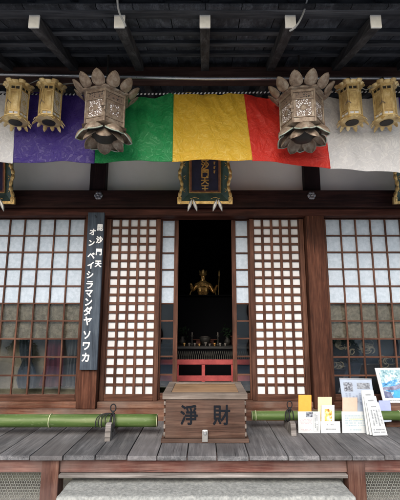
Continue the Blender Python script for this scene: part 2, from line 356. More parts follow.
part('lintel', MB().box(-6, 6, -0.125, 0.06, zt0-0.075, zt0-0.004), 'kamoi', hall, bevel=0.005)
LZ = zt0-0.079
# plaster panels between the posts
for a, b in zip(posts[:-1], posts[1:]):
    part('plaster_wall', MB().box(a+PW/2-0.02, b-PW/2+0.02, 0.0, 0.05, zt1-0.01, 3.30), 'plaster', hall)
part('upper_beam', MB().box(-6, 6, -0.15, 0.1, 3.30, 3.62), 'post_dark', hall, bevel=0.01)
# sill beams
part('lower_sill', MB().box(-6, 6, -0.125, 0.12, FL-0.02, 0.549), 'sill', hall, bevel=0.006)
for a, b in zip(posts[:-1], posts[1:]):
    part('threshold', MB().box(a+PW/2+0.001, b-PW/2-0.001, -0.065, 0.12, 0.552, 0.606), 'sill', hall, bevel=0.004)
# interior shell
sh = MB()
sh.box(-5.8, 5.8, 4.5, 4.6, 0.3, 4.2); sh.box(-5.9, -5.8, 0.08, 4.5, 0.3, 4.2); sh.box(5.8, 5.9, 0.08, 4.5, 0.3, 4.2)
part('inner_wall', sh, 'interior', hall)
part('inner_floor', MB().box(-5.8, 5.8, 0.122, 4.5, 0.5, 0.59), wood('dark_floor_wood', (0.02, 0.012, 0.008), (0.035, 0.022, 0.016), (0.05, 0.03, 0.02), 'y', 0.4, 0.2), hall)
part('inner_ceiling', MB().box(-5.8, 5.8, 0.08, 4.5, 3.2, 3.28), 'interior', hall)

# lattice doors (5 x 20 squares)
ZB = 0.608; ZT = LZ-0.002
def lattice_door(s):
    d = sub('lattice_door', hall)
    x0, x1 = (0.47, 1.045)
    cz0, cz1 = 0.668, 2.448; cx0, cx1 = 0.512, 0.998
    f = MB(); X = lambda v: s*v
    for a_, b_ in ((x0, cx0), (cx1, x1)): part('stile', MB().box(X(a_), X(b_), -0.02, 0.018, ZB, ZT), 'frame_v', d, bevel=0.003)
    for a_, b_ in ((ZB, cz0), (cz1, ZT)): part('rail', MB().box(X(cx0+0.001), X(cx1-0.001), -0.018, 0.016, a_, b_), 'frame_h', d, bevel=0.003)
    px_ = (cx1-cx0)/5; pz_ = (cz1-cz0)/20
    v = MB()
    for i in range(1, 5): v.box(X(cx0+i*px_-0.0135), X(cx0+i*px_+0.0135), -0.0065, 0.012, cz0, cz1)
    v.box(X(cx0), X(cx0+0.010), -0.0065, 0.012, cz0, cz1); v.box(X(cx1-0.010), X(cx1), -0.0065, 0.012, cz0, cz1)
    nv_ = len(v.f); h = v
    for j in range(1, 20): h.box(X(cx0), X(cx1), -0.0045, 0.010, cz0+j*pz_-0.0125, cz0+j*pz_+0.0125)
    part('lattice', h, 'frame_v', d, bevel=0.002, mat2=('frame_h', nv_))
    part('paper_panel', MB().box(X(cx0-0.01), X(cx1+0.01), 0.0125, 0.0145, cz0-0.01, cz1+0.01), 'paper', d)
for s in (-1, 1): lattice_door(s)

# glazed leaves: rows of ten, upper five papered
WZ0, WZ1 = 0.668, 2.448
def glazed_leaf(xl, xr, ncols, y, blind=True, st=0.04):
    d = sub('glazed_door', hall)
    pitch = (WZ1-WZ0)/10
    for a_, b_ in ((xl, xl+st), (xr-st, xr)): part('stile', MB().box(a_, b_, y-0.018, y+0.016, ZB, ZT), 'frame_v', d, bevel=0.003)
    for a_, b_ in ((ZB, WZ0), (WZ1, ZT)): part('rail', MB().box(xl+st+0.001, xr-st-0.001, y-0.016, y+0.014, a_, b_), 'frame_h', d, bevel=0.003)
    cx0, cx1 = xl+st, xr-st; v = MB(); h = MB()
    for i in range(1, ncols):
        x = cx0+(cx1-cx0)*i/ncols; v.box(x-0.0075, x+0.0075, y-0.014, y+0.004, WZ0, WZ1)
    nv_ = len(v.f); h = v
    for j in range(1, 10):
        z = WZ0+pitch*j; h.box(cx0, cx1, y-0.0125, y+0.003, z-0.0075, z+0.0075)
    part('lattice', h, 'frame_v', d, bevel=0.0015, mat2=('frame_h', nv_))
    zm = WZ0+5*pitch
    part('paper_panel', MB().box(cx0-0.008, cx1+0.008, y+0.0045, y+0.0065, zm, WZ1+0.01), 'washi', d)
    part('glass_pane', MB().box(cx0-0.008, cx1+0.008, y+0.0045, y+0.0075, WZ0-0.01, zm-0.001), 'glass', d)
    if blind: part('blind', MB().box(cx0-0.03, cx1+0.03, y+0.03, y+0.034, WZ0+3*pitch-0.005, zm+0.01), 'blind', d)
M['brightener'] = mottled('olive_grey_cloth', (0.24, 0.22, 0.175), (0.46, 0.425, 0.35), 5, 0.95, 0.3)
part('pane_brightener', MB().box(-3.3, -1.27, 0.30, 0.31, 0.60, 1.28), 'brightener', hall)  # sheet added behind the left panes to brighten their lower rows
for s in (-1, 1):
    a, b = sorted((s*0.283, s*0.50)); glazed_leaf(a, b, 1, 0.055, False, 0.045)
    a, b = sorted((s*1.245, s*2.276)); glazed_leaf(a, b, 6, 0.0)
    a, b = sorted((s*2.24, s*3.33)); glazed_leaf(a, b, 6, 0.05)

# ---------------------------------------------------------------- eaves
SL = 0.284
def rz(L): return 1.39+2.09 - (2.95-L)*SL       # underside line of the rafters
xs = [0.557*k for k in range(-9, 10)]
for x in xs:
    p0 = Vector((x, CAM_Y+2.21, rz(2.21)+0.035)); p1 = Vector((x, CAM_Y+4.3, rz(4.3)+0.035))
    r = part('rafter', MB().bar(p0, p1, 0.068, 0.08), 'rafter', hall, bevel=0.004)
    part('end_cap', MB().box(x-0.035, x+0.035, p0.y-0.012, p0.y-0.0, p0.z-0.047, p0.z+0.047), 'white', r, bevel=0.003)
so = MB()
for i in range(44):                                   # soffit boards lying on the rafters
    x0 = -5.1+i*0.232; a, b = 1.05, 4.3
    m = MB().bar((x0+0.115, CAM_Y+2.12, rz(2.12)+0.107), (x0+0.115, CAM_Y+b, rz(b)+0.107), 0.226, 0.018); so.add(m.v, m.f)
part('soffit', so, 'soffit', hall)
for L in (2.42, 2.60, 2.78, 3.12, 3.3):               # battens across the soffit
    part('batten', MB().box(-5.1, 5.1, CAM_Y+L-0.02, CAM_Y+L+0.02, rz(L)+0.062, rz(L)+0.094), 'eave', hall, bevel=0.003)
# eave board above the rafter ends, then the outer soffit
part('eave_board', MB().box(-5.2, 5.2, CAM_Y+2.16, CAM_Y+2.235, rz(2.2)+0.083, rz(2.2)+0.20), 'eave', hall, bevel=0.006)
part('outer_soffit', MB().bar((0, CAM_Y+1.80, 3.425), (0, CAM_Y+2.155, 3.47), 10.4, 0.03), 'eave', hall)
for x in [k*0.28 for k in range(-18, 19)]:
    part('outer_rafter', MB().bar((x, CAM_Y+1.82, 3.395), (x, CAM_Y+2.155, 3.43), 0.05, 0.05), 'soffit', hall, bevel=0.003)
part('fascia', MB().box(-5.2, 5.2, CAM_Y+1.755, CAM_Y+1.80, 3.38, 3.52), 'eave', hall, bevel=0.005)
part('roof', MB().bar((0, CAM_Y+1.72, 3.62), (0, 1.6, 4.85), 12.4, 0.1).bar((0, 1.6, 4.85), (0, 5.2, 3.7), 12.4, 0.1), 'roof', hall)
zp0, zp1 = P(205, 76.5, 2.95).z, P(205, 69.5, 2.95).z
part('purlin', MB().box(-5.2, 5.2, CAM_Y+2.95, CAM_Y+3.09, zp0, zp1+0.03), 'purlin', hall, bevel=0.006)

# ---------------------------------------------------------------- veranda
ver = thing('veranda', 'weathered grey plank veranda along the front of the hall', 'veranda', (0, -0.6, 0))
edges = [-3,30,63,95,127,157,187,217,249,288,320,352,385,418]
ex = [(e-205)/F*2.705 for e in edges]
while ex[0] > -5: ex.insert(0, ex[0]-random.uniform(0.2, 0.26))
while ex[-1] < 5: ex.append(ex[-1]+random.uniform(0.2, 0.26))
YF = CAM_Y+2.92
dk = MB()
for a, b in zip(ex[:-1], ex[1:]):
    dz = random.uniform(-0.002, 0.002); fy = random.uniform(-0.006, 0.006); g = 0.0035
    dk.box(a+g, b-g, YF+fy, -0.122, FL-0.03+dz, FL+dz)
part('deck', dk, 'deck', ver, bevel=0.003)
part('edge_beam', MB().box(-5, 5, CAM_Y+2.99, CAM_Y+3.10, FL-0.133, FL-0.033), 'beam_red', ver, bevel=0.006)
for x in (-3.45, -1.10, 1.075, 3.40):
    part('post', MB().box(x-0.062, x+0.062, CAM_Y+2.965, CAM_Y+3.085, 0, FL-0.034), 'vpost', ver, bevel=0.006)
part('ledge', MB().box(-1.036, 1.011, CAM_Y+2.96, CAM_Y+3.08, FL-0.160, FL-0.137), 'ledge', ver, bevel=0.004)
# hexagonal mesh screens between the veranda posts
def hexmesh(x0, x1):
    mb = MB(); y = CAM_Y+3.05; zt = FL-0.134; w = 0.0178; hh = 0.0125; t = 0.0014
    nr = int((zt)/ (hh*1.5))+1
    for r in range(nr):
        zc = zt-0.01-r*hh*1.5
        if zc < 0.02: break
        nx = int((x1-x0)/w)
        for k in range(nx):
            xc = x0+(k+0.5*(r % 2)+0.25)*w
            pts = [Vector((xc+w/2, y, zc+hh/2)), Vector((xc, y, zc+hh)), Vector((xc-w/2, y, zc+hh/2)), Vector((xc-w/2, y, zc-hh/2))]
            for a, b in zip(pts[:-1], pts[1:]):
                if max(a.z, b.z) < zt and min(a.x, b.x) > x0 and max(a.x, b.x) < x1: mb.bar(a, b, t*1.5, t*2.6, (0, 1, 0))
    return mb
part('mesh_screen', hexmesh(-2.0, -1.166), 'mesh', ver)
part('mesh_screen', hexmesh(1.14, 2.0), 'mesh', ver)
part('foundation', MB().box(-5.8, 5.8, -0.3, -0.2, 0, 0.40), mottled('pale_footing_plaster', (0.30, 0.29, 0.24), (0.42, 0.41, 0.34), 4, 0.9, 0.3), ver)

# stone step
sx0 = P(55.5, 497, 2.77).x; sx1 = P(356.5, 497, 2.77).x
def stone_fn(mb, x0, x1, y0, y1, z0, z1):
    return mb.box(x0, x1, y0, y1, z0, z1)
def worn_slab(x0, x1, y0, y1, z0, z1, nx, ny, nz, rad=0.018, amp=0.004):
    bm = bmesh.new(); bmesh.ops.create_cube(bm, size=1.0)
    ex_ = [e for e in bm.edges if abs(e.verts[0].co.x-e.verts[1].co.x) > .5]; bmesh.ops.subdivide_edges(bm, edges=ex_, cuts=nx, use_grid_fill=True)
    ex_ = [e for e in bm.edges if abs(e.verts[0].co.y-e.verts[1].co.y) > .5]; bmesh.ops.subdivide_edges(bm, edges=ex_, cuts=ny, use_grid_fill=True)
    ex_ = [e for e in bm.edges if abs(e.verts[0].co.z-e.verts[1].co.z) > .5]; bmesh.ops.subdivide_edges(bm, edges=ex_, cuts=nz, use_grid_fill=True)
    mb = MB(); lo_ = Vector((x0, y0, z0)); hi2 = Vector((x1, y1, z1)); bm.verts.index_update(); vs = []
    for v in bm.verts:
        p = Vector([lo_[k]+(hi2[k]-lo_[k])*(v.co[k]+.5) for k in range(3)])
        inn = Vector([min(max(p[k], lo_[k]+rad), hi2[k]-rad) for k in range(3)]); d = p-inn
        if d.length > 1e-6:
            rr_ = rad if sum(abs(c) > 1e-6 for c in d) > 1 else d.length
            p = inn + d.normalized()*min(d.length, rr_)
        nn = mn.noise(p*9)*amp + mn.noise(p*38)*amp*0.6
        p = p + (d.normalized() if d.length > 1e-6 else Vector((0,0,1)))*nn
        if p.z > z1-0.03: p.z += 0.0025*mn.noise(p*14)
        vs.append(p)
    fs = [[v.index for v in f.verts] for f in bm.faces]; bm.free(); return mb.add(vs, fs)
st = worn_slab(sx0, sx1, CAM_Y+2.765, CAM_Y+3.4, 0.0, 0.25, 190, 40, 16)
so_ = part('stone_step', st, 'stone', smooth=True, org=(0, CAM_Y+2.9, 0)); tag(so_, 'pale granite step slab below the veranda edge', 'step')

# ---------------------------------------------------------------- bamboo rails on blocks
def bamboo_pole(name, x0, x1, yc0, yc1, z, r0, nodes, label, cut_end):
    t = thing(name, label, 'bamboo pole', ((x0+x1)/2, yc0, z), 'green bamboo poles lying along the veranda')
    n = 60; pts = []; rs = []
    for i in range(n+1):
        u = i/n; x = x0+(x1-x0)*u
        pts.append((x, yc0+(yc1-yc0)*u, z+0.004*math.sin(3*u))); rr = r0
        for nd in nodes:
            rr += 0.004*math.exp(-((x-nd)/0.012)**2) - 0.003*math.exp(-((x-nd-0.02)/0.01)**2)
        rs.append(rr)
    # finer sampling near the nodes
    P2 = []; R2 = []
    xsx = sorted(set([x0+(x1-x0)*i/40 for i in range(41)]+[nd+d for nd in nodes for d in (-0.03,-0.018,-0.01,-0.004,0,0.004,0.01,0.018,0.03) if min(x0,x1) < nd+d < max(x0,x1)]))
    for x in xsx:
        u = (x-x0)/(x1-x0); rr = r0
        for nd in nodes: rr += 0.0035*math.exp(-((x-nd)/0.006)**2) - 0.0025*math.exp(-((x-nd-0.014)/0.006)**2)
        P2.append((x, yc0+(yc1-yc0)*u, z)); R2.append(rr)
    part('culm', MB().tube(P2, R2, 28), 'bamboo', t, smooth=True)
    for nd in nodes:
        u = (nd-x0)/(x1-x0); y = yc0+(yc1-yc0)*u
        part('node_ring', MB().tube([(nd-0.003, y, z), (nd+0.003, y, z)], r0+0.0045, 28), 'bamboo_cut', t)
    e = cut_end; u = (e-x0)/(x1-x0); y = yc0+(yc1-yc0)*u; s = 1 if e > (x0+x1)/2 else -1
    part('cut_end', MB().tube([(e, y, z), (e+s*0.004, y, z)], r0*0.99, 28), 'bamboo_cut', t)
    return t
xe = P(157, 420, 3.4).x
bl = bamboo_pole('bamboo_pole', -3.2, xe, -0.62, -0.60, FL+0.118, 0.051, [P(51, 421, 3.4).x, P(102,421,3.4).x-0.002, -1.9, -2.5], 'thicker green bamboo pole left of the offering box', xe)
xe2 = P(252, 414, 3.58).x
br = bamboo_pole('bamboo_pole', xe2, 3.2, -0.42, -0.42, FL+0.115, 0.040, [xe2+0.03, P(330, 415, 3.58).x, 1.7, 2.3], 'thinner green bamboo pole right of box behind the leaflets', xe2)
def tie_block(px, py, L, zc, r, label, big):
    base = P(px, py, L); base.z = FL
    t = thing('pole_rest', label, 'pole rest', base, 'wooden rests tied with black cord under the poles')
    mb = MB()
    y = base.y; yp = zc[0]; h = 0.10 if big else 0.075
    mb.add([Vector((base.x+dx, yy, FL+zz)) for dx in (-0.022, 0.022) for yy, zz in ((y, 0), (y+0.02, h+0.02), (y+0.06, h+0.03), (yp, 0.055), (yp+0.1, 0.06), (yp+0.12, 0))],
           [(0,1,2,3,4,5), (11,10,9,8,7,6)] + [(i, 6+i, 6+(i+1) % 6, (i+1) % 6) for i in range(6)][::1])
    part('block', mb, 'ledge', t, bevel=0.003)
    # cord round the pole, loops above
    zz = zc[1]; cd = MB()
    for k in range(3):
        pts = []
        for i in range(25):
            a = 2*math.pi*i/24; pts.append((base.x+0.006*k-0.006+0.004*math.sin(a+k), yp+(r+0.006)*math.cos(a), zz+(r+0.006)*math.sin(a)))
        cd.tube(pts, 0.0045, 6)
    top = Vector((base.x+0.01, yp-r*0.4, zz+r+0.008))
    pts = [top+Vector((0.022*math.sin(2*math.pi*i/16), -0.004*i/16, 0.03-0.03*math.cos(2*math.pi*i/16)+0.012)) for i in range(17)]
    cd.tube(pts, 0.005, 6); cd.tube([top+Vector((0, 0, -0.02)), top+Vector((0, 0, 0.02))], 0.011, 8)
    for k, (dx, ln) in enumerate(((-0.13, 0.10), (-0.105, 0.085), (-0.08, 0.09), (-0.05, 0.075), (0.03, 0.10), (0.02, 0.13)) if big else ((-0.05, 0.09), (-0.035, 0.08), (0.02, 0.07))):
        pts = []
        for i in range(11):
            u = i/10; pts.append(top+Vector((dx*math.sin(u*1.9), -0.035*math.sin(u*1.6)-0.012*u-0.003*k, 0.012*math.sin(u*3.1)-ln*u*u)))
        cd.tube(pts, 0.0042, 6)
    part('cord', cd, 'rope', t, smooth=True)
tie_block(107, 441.5, 3.24, (-0.61, FL+0.118), 0.056, 'weathered rest with frayed black cord under the thicker pole', True)
tie_block(294, 433, 3.38, (-0.42, FL+0.115), 0.044, 'small rest with looped black cord beside the orange leaflet', False)

# ---------------------------------------------------------------- offering box
by0 = CAM_Y+3.22; by1 = CAM_Y+3.80; bw = 0.325; bt = FL+0.365
ob = thing('offering_box', 'brown wooden offering box with pale wood top before the open doorway', 'offering box', (0.005, by0+0.3, FL))
z0 = FL+0.032
part('side_board', MB().box(-bw+0.012, bw-0.008, by0, by0+0.022, z0, bt-0.045), 'boxwood', ob, bevel=0.003)
sd = MB().box(-bw, -bw+0.022, by0+0.0225, by1-0.0225, z0, bt-0.045).box(bw-0.022, bw, by0+0.0225, by1-0.0225, z0, bt-0.045)
part('side_board', sd, wood('box_side_wood', (0.035,0.014,0.008), (0.085,0.038,0.023), (0.15,0.08,0.05), 'y', 0.6, 0.3), ob, bevel=0.003)
part('side_board', MB().box(-bw+0.012, bw-0.012, by1-0.022, by1, z0, bt-0.045), 'boxwood', ob, bevel=0.003)
fj = MB()
for s in (-1, 1):
    for k in range(5):
        zz = z0+0.012+k*0.058
        fj.box(s*(bw+0.001), s*(bw-0.013), by0-0.0025, by0+0.02, zz, zz+0.03)
part('finger_joint', fj, 'boxgrey', ob, bevel=0.002)
part('base_board', MB().box(-bw-0.018, bw+0.018, by0-0.02, by0+0.01, FL+0.001, FL+0.030).box(-bw-0.018, -bw+0.01, by0+0.011, by1+0.01, FL+0.001, FL+0.030).box(bw-0.01, bw+0.018, by0+0.011, by1+0.01, FL+0.001, FL+0.030), 'boxwood', ob, bevel=0.004)
tf = MB()
tf.box(-bw-0.012, bw+0.012, by0-0.014, by0+0.05, bt-0.044, bt)
tf.box(-bw-0.012, -bw+0.05, by0+0.051, by1-0.05, bt-0.044, bt-0.001); tf.box(bw-0.05, bw+0.012, by0+0.051, by1-0.05, bt-0.044, bt-0.001)
tf.box(-bw-0.012, bw+0.012, by1-0.049, by1+0.014, bt-0.044, bt)
part('top_rim', tf, 'boxgrey', ob, bevel=0.004)
part('top_board', MB().box(-bw+0.048, bw-0.048, by0+0.049, by1-0.049, bt-0.03, bt-0.008), 'tan', ob, bevel=0.002)
hz = FL+0.012
part('hasp', MB().box(-0.022, 0.022, by0-0.030, by0-0.021, hz, FL+0.095).box(-0.018, 0.018, by0-0.028, by0-0.001, FL+0.093, FL+0.097), plain('stainless_plate', (0.5,0.5,0.48), 0.35, 0.7), ob, bevel=0.002)
part('padlock', MB().lathe([(0.012, 0), (0.013, 0.008), (0.010, 0.013)], (0, by0-0.030, FL+0.078), 16, 0, Matrix.Rotation(R(90), 3, 'X')), 'pipe', ob)
for ch, px in (('淨', 189), ('財', 221.5)):
    c = P(px, 415, 3.215); m = frame_mat(Vector((c.x, by0-0.0015, c.z)), (1,0,0), (0,0.0,1))
    vs, fs = text(ch, 0.158, m, bold=0.0034, ext=0.0010, sx=0.9)
    part('lettering', MB().add(vs, fs), 'black_ink', ob)

# ---------------------------------------------------------------- hanging name board on the left post
sb = thing('sign_board', 'tall slate blue mantra board with white lettering on the left post', 'sign', P(88, 370, 3.86))
A = P(88.5, 212.5, 3.86); B = P(104, 212.5, 3.86); Cc = P(79.5, 370, 3.86); D = P(97.5, 370, 3.86)
xl = (A.x+Cc.x)/2; xr = (B.x+D.x)/2
part('board', MB().box(xl, xr, -0.145, -0.114, Cc.z, A.z), 'slate', sb, bevel=0.003)
part('hanging_hole', MB().lathe([(0.007, 0), (0.007, 0.004)], ((xl+xr)/2-0.0, -0.1445, A.z-0.05), 12, 0, Matrix.Rotation(R(90), 3, 'X')).tube([((xl+xr)/2, -0.146, A.z-0.045), ((xl+xr)/2, -0.165, A.z-0.035)], 0.003, 6), 'rope', sb)
L1 = [('毘',100.2,227.5,.070),('沙',99.5,239.8,.070),('門',98.9,252,.068),('天',98.2,263.9,.070)]
L2 = [('オ',92.7,232,.072),('ン',91.7,243,.070),('ベ',91.2,255.6,.078),('イ',90.6,265.2,.076),('シ',90,274.8,.080),('ラ',89.6,284.8,.085),('マ',89.1,293.6,.085),('ン',88.6,302,.085),('ダ',87.9,311,.088),('ヤ',87.6,321,.088),('ソ',86.9,335,.088),('ワ',86.3,346,.088),('カ',85.6,357.3,.09)]
lt = MB()
for ch, px, py, sz in L1+L2:
    c = P(px, py, 3.855); m = frame_mat(Vector((c.x, -0.1462, c.z)), (1,0,0), (0,0,1)) @ Matrix.Rotation(R(random.uniform(-3, 3)), 4, 'Z')
    vs, fs = text(ch, sz*1.06, m, bold=0.0030, ext=0.001, sx=0.92); lt.add(vs, fs)
part('lettering', lt, 'white_ink', sb)

# ---------------------------------------------------------------- plaques
def plaque(cx, label, with_text):
    tilt = R(9); L = 3.70
    cz = P(205, 184, L).z+0.075; y = CAM_Y+L
    H = 0.62; W = 0.51
    base = Vector((cx, y, cz+0.04))
    t = thing('name_plaque', label, 'plaque', base, 'framed name plaques over the doors')
    rot = Matrix.Translation(base) @ Matrix.Rotation(tilt, 4, 'X')
    def bx(x0, x1, y0, y1, z0, z1):
        mb = MB().box(x0, x1, y0, y1, z0, z1); mb.v = [rot @ v for v in mb.v]; return mb
    def join(*a):
        r = MB()
        for q in a: r.add(q.v, q.f)
        return r
    part('back_board', bx(-W/2+0.03, W/2-0.03, 0.0, 0.02, -H/2+0.03, H/2), 'teal', t, bevel=0.003)
    # sloping teal border
    fr = MB()
    wi, hi_ = 0.135, H/2-0.13
    o = [(-W/2+0.02, -H/2+0.02), (W/2-0.02, -H/2+0.02), (W/2-0.02, H/2), (-W/2+0.02, H/2)]
    i_ = [(-wi-0.02, -hi_-0.02), (wi+0.02, -hi_-0.02), (wi+0.02, hi_+0.02), (-wi-0.02, hi_+0.02)]
    vs = [Vector((a, -0.045, b)) for a, b in o] + [Vector((a, -0.004, b)) for a, b in i_]
    fr.add([rot @ v for v in vs], [(0,1,5,4), (1,2,6,5), (2,3,7,6), (3,0,4,7)])
    part('border', fr, 'teal', t, solid=0.004)
    part('inner_frame', join(bx(-wi-0.022, -wi, -0.022, 0, -hi_-0.02, hi_+0.02), bx(wi, wi+0.022, -0.022, 0, -hi_-0.02, hi_+0.02), bx(-wi-0.001, wi+0.001, -0.020, 0, -hi_-0.02, -hi_), bx(-wi-0.001, wi+0.001, -0.020, 0, hi_, hi_+0.02)), 'rust', t, bevel=0.004)
    part('inner_trim', join(bx(-wi-0.026, -wi-0.0222, -0.03, 0, -hi_-0.024, hi_+0.024), bx(wi+0.0222, wi+0.026, -0.03, 0, -hi_-0.024, hi_+0.024), bx(-wi-0.022, wi+0.022, -0.03, 0, -hi_-0.026, -hi_-0.0202)), 'gold', t)
    part('name_panel', bx(-wi+0.001, wi-0.001, -0.008, -0.001, -hi_+0.001, hi_-0.001), 'navy', t)
    # carved gold outer frame: scrolled side posts with knuckles, wavy bottom
    g = MB()
    for s in (-1, 1):
        pts = []; rs = []
        for k in range(70):
            u = k/69; z = -H/2+H*u
            pts.append(rot @ Vector((s*(W/2-0.012+0.012*math.sin(u*17)), -0.05, z))); rs.append(0.0125+0.006*abs(math.sin(u*34)))
        g.tube(pts, rs, 10)
        for zz in (-0.18, -0.05, 0.08, 0.2):
            for q in (-1, 1):
                pts = []
                for k in range(13):
                    a = k/12*R(250); rr = 0.022*(1-k/16)
                    pts.append(rot @ Vector((s*(W/2-0.036)-s*rr*math.cos(a)*0.9, -0.036, zz+q*(0.022-rr*math.sin(a)))))
                g.tube(pts, 0.0035, 6)
    g2 = bx(-W/2-0.01, W/2+0.01, -0.058, -0.03, -H/2-0.01, -H/2+0.018); g.add(g2.v, g2.f)
    for s in (-1, 1):
        m2 = bx(s*(W/2-0.02), s*(W/2+0.02), -0.06, -0.03, -H/2-0.012, -H/2+0.06); g.add(m2.v, m2.f)
        for zz in (-H/2+0.03,):
            g.tube([rot @ Vector((s*0.06, -0.04, -H/2+0.045)), rot @ Vector((s*0.10, -0.04, -H/2+0.06)), rot @ Vector((s*0.15, -0.04, -H/2+0.042))], 0.004, 6)
    part('gilt_frame', g, 'gold', t, bevel=0.002)
    # silver leaf-shaped shoe pairs below
    pale_ = mottled('pale_silver', (0.5,0.5,0.47), (0.75,0.74,0.7), 20, 0.35, 0.1, 0.6)
    for s in (-1, 1):
        for q in (-1, 1):
            fb = MB()
            bx0 = s*0.125
            def fn(u, v, q=q, bx0=bx0):
                w = 0.018*math.sin(math.pi*min(1, u*0.92+0.08))
                return rot @ Vector((bx0+q*(0.008+0.038*u)+(v-0.5)*2*w, -0.045-0.02*math.cos((v-0.5)*2), -H/2+0.035-0.12*u))
            fb.grid(fn, 8, 4)
            part('foot_ornament', fb, pale_, t, smooth=True, solid=0.004)
    if with_text:
        lt = MB()
        for k, ch in enumerate('毘沙門天王'):
            m = rot @ frame_mat(Vector((0.0, -0.0092, hi_-0.02-k*0.080)), (1,0,0), (0,0,1))
            vs, fs = text(ch, 0.084, m, bold=0.0022, ext=0.001); lt.add(vs, fs)
        for k, ch in enumerate('弘法大師'):
            pass
        part('lettering', lt, 'gold', t)
        sm = MB()
        for k in range(3):
            for q in range(3):
                mm = bx(0.085, 0.085+0.022-0.004*q, -0.0100, -0.0082, hi_-0.07-k*0.045-q*0.010, hi_-0.066-k*0.045-q*0.010); sm.add(mm.v, mm.f)
            mm = bx(0.094, 0.098, -0.0102, -0.0083, hi_-0.095-k*0.045, hi_-0.064-k*0.045); sm.add(mm.v, mm.f)
        part('small_lettering', sm, 'gold', t)
    return t
plaque(0.0, 'navy name plaque in gilt frame over the doorway', True)
xpl = P(12, 205, 3.64).x
plaque(xpl-0.28, 'gilt edged plaque cut off by the left edge of view', False)
plaque(P(396, 205, 3.64).x+0.28, 'gilt edged plaque barely seen at the right edge of view', False)

# ---------------------------------------------------------------- five colour curtain
cur = thing('ceremonial_curtain', 'five colour silk damask curtain hung under the eaves', 'curtain', (0, CAM_Y+3.0, 2.6))
tops = [-138, -60, 16, 97, 173.5, 243.5, 321, 398, 476]
bots = [-140, -62, 14, 95, 172.4, 252, 329.5, 405, 485]
names = ['red', 'white', 'purple', 'green', 'yellow', 'red', 'white', 'purple']
ybot = [162, 163, 163.8, 163.5, 162, 161.5, 170, 174.5, 175]
ytop = [90, 88, 90, 92, 93, 94, 96, 97, 97]
for i, nm in enumerate(names[:-0 or None]):
    if i >= len(tops)-1: break
    TL, TR = P(tops[i], ytop[i], 3.0), P(tops[i+1], ytop[i+1], 3.0)
    BL, BR = P(bots[i], ybot[i], 3.0), P(bots[i+1], ybot[i+1], 3.0)
    sag = {'green': 0.035, 'yellow': -0.0, 'purple': 0.02, 'red': 0.015, 'white': 0.015}[nm]
    sd_ = i*13.7
    def fn(u, v, TL=TL, TR=TR, BL=BL, BR=BR, sag=sag, sd_=sd_, nm=nm):
        # v = 0 bottom, 1 top
        top = TL.lerp(TR, u); bot = BL.lerp(BR, u)
        tz = -sag*4*u*(1-u) + 0.010*math.sin(u*19+sd_)*(1-abs(2*u-1))
        if nm == 'yellow': tz += 0.008*math.exp(-((u-0.28)/0.17)**2)
        if nm == 'green': tz -= 0.025*math.exp(-((u-0.72)/0.12)**2)
        bz = 0.010*math.sin(u*math.pi)+0.006*math.sin(u*9+sd_)
        p = bot.lerp(top, v); p.z += tz*v*v + bz*(1-v)
        amp = 0.006+0.016*v
        f = mn.noise(Vector((u*5+sd_, v*1.2, 0)))*1.6 + 0.5*mn.noise(Vector((u*13+v*5+sd_, v*3, 4)))
        d = 0.5*math.sin((u*2.2+v*1.4)*4+sd_)*v + 0.9*(abs(mn.noise(Vector((u*3.1+v*2.6+sd_, v*2.2-u*1.5, 7))))**0.6)
        p.y += amp*(f+d)*min(1, 6*min(u, 1-u)+0.15) - 0.02*(1-v)
        p.z += 0.004*mn.noise(Vector((u*8+sd_, v*8, 9)))*v
        return p
    mb = MB().grid(fn, 72, 60)
    part(nm+'_panel', mb, 'd_'+nm, cur, smooth=True)
    sm_ = MB().tube([fn(1.0, k/30)+Vector((0, -0.003, 0)) for k in range(31)], 0.0028, 6)
    part('seam', sm_, 'd_'+nm, cur, smooth=True)
    hm_ = MB().tube([fn(k/50, 0.0)+Vector((0, -0.001, 0)) for k in range(51)], 0.003, 6)
    part('hem', hm_, 'd_'+nm, cur, smooth=True)
# the twisted black and white cord it hangs from
cd0 = MB(); cd1 = MB()
for i in range(330):
    x = -2.6+i*0.016
    yy = 92.6 if True else 0
    z = P(205, 93.6, 3.0).z + 0.012*math.sin(x*1.3)+0.004
    (cd0 if i % 2 else cd1).bar((x, CAM_Y+3.0, z-0.004), (x+0.017, CAM_Y+3.0, z+0.004), 0.009, 0.009)
cr = thing('curtain_cord', 'black and white twisted cord along the top of the curtain', 'cord', (0, CAM_Y+3.0, 3.2))
part('dark_strand', cd0, 'rope', cr); part('white_strand', cd1, 'paper', cr)

# galvanised pipe under the purlin
pp = MB().tube([P(-90, 72.5, 2.88), P(205, 78.6, 2.88), P(490, 78.0, 2.88)], 0.0125, 14)
o = part('metal_pipe', pp, 'pipe', smooth=True); tag(o, 'thin galvanised pipe running under the dark eave beam', 'pipe')
# pale loose cables in front of the eaves
for i, pts in enumerate(([(117, -22, 2.0), (117.5, 2, 2.08), (119.5, 13, 2.12), (124, 22, 2.14), (126, 27, 2.15)], [(312, -22, 2.05), (305, 8, 2.15), (299, 22, 2.15), (293, 29, 2.16), (289, 31, 2.17)])):
    q = [P(*p) for p in pts]; sm = []
    for a in range(len(q)-1):
        for k in range(6):
            u = k/6; p0 = q[max(a-1, 0)]; p1 = q[a]; p2 = q[a+1]; p3 = q[min(a+2, len(q)-1)]
            sm.append(0.5*((2*p1)+(p2-p0)*u+(2*p0-5*p1+4*p2-p3)*u*u+(3*p1-p0-3*p2+p3)*u**3))
    o = part('cable', MB().tube(sm, 0.006, 8), plain('pale_cable_sheath', (0.30, 0.31, 0.31), 0.5), smooth=True)
    tag(o, ('pale cable hanging from the eaves above the left lotus lantern', 'pale cable hanging from the eaves above the right lotus lantern')[i], 'cable')

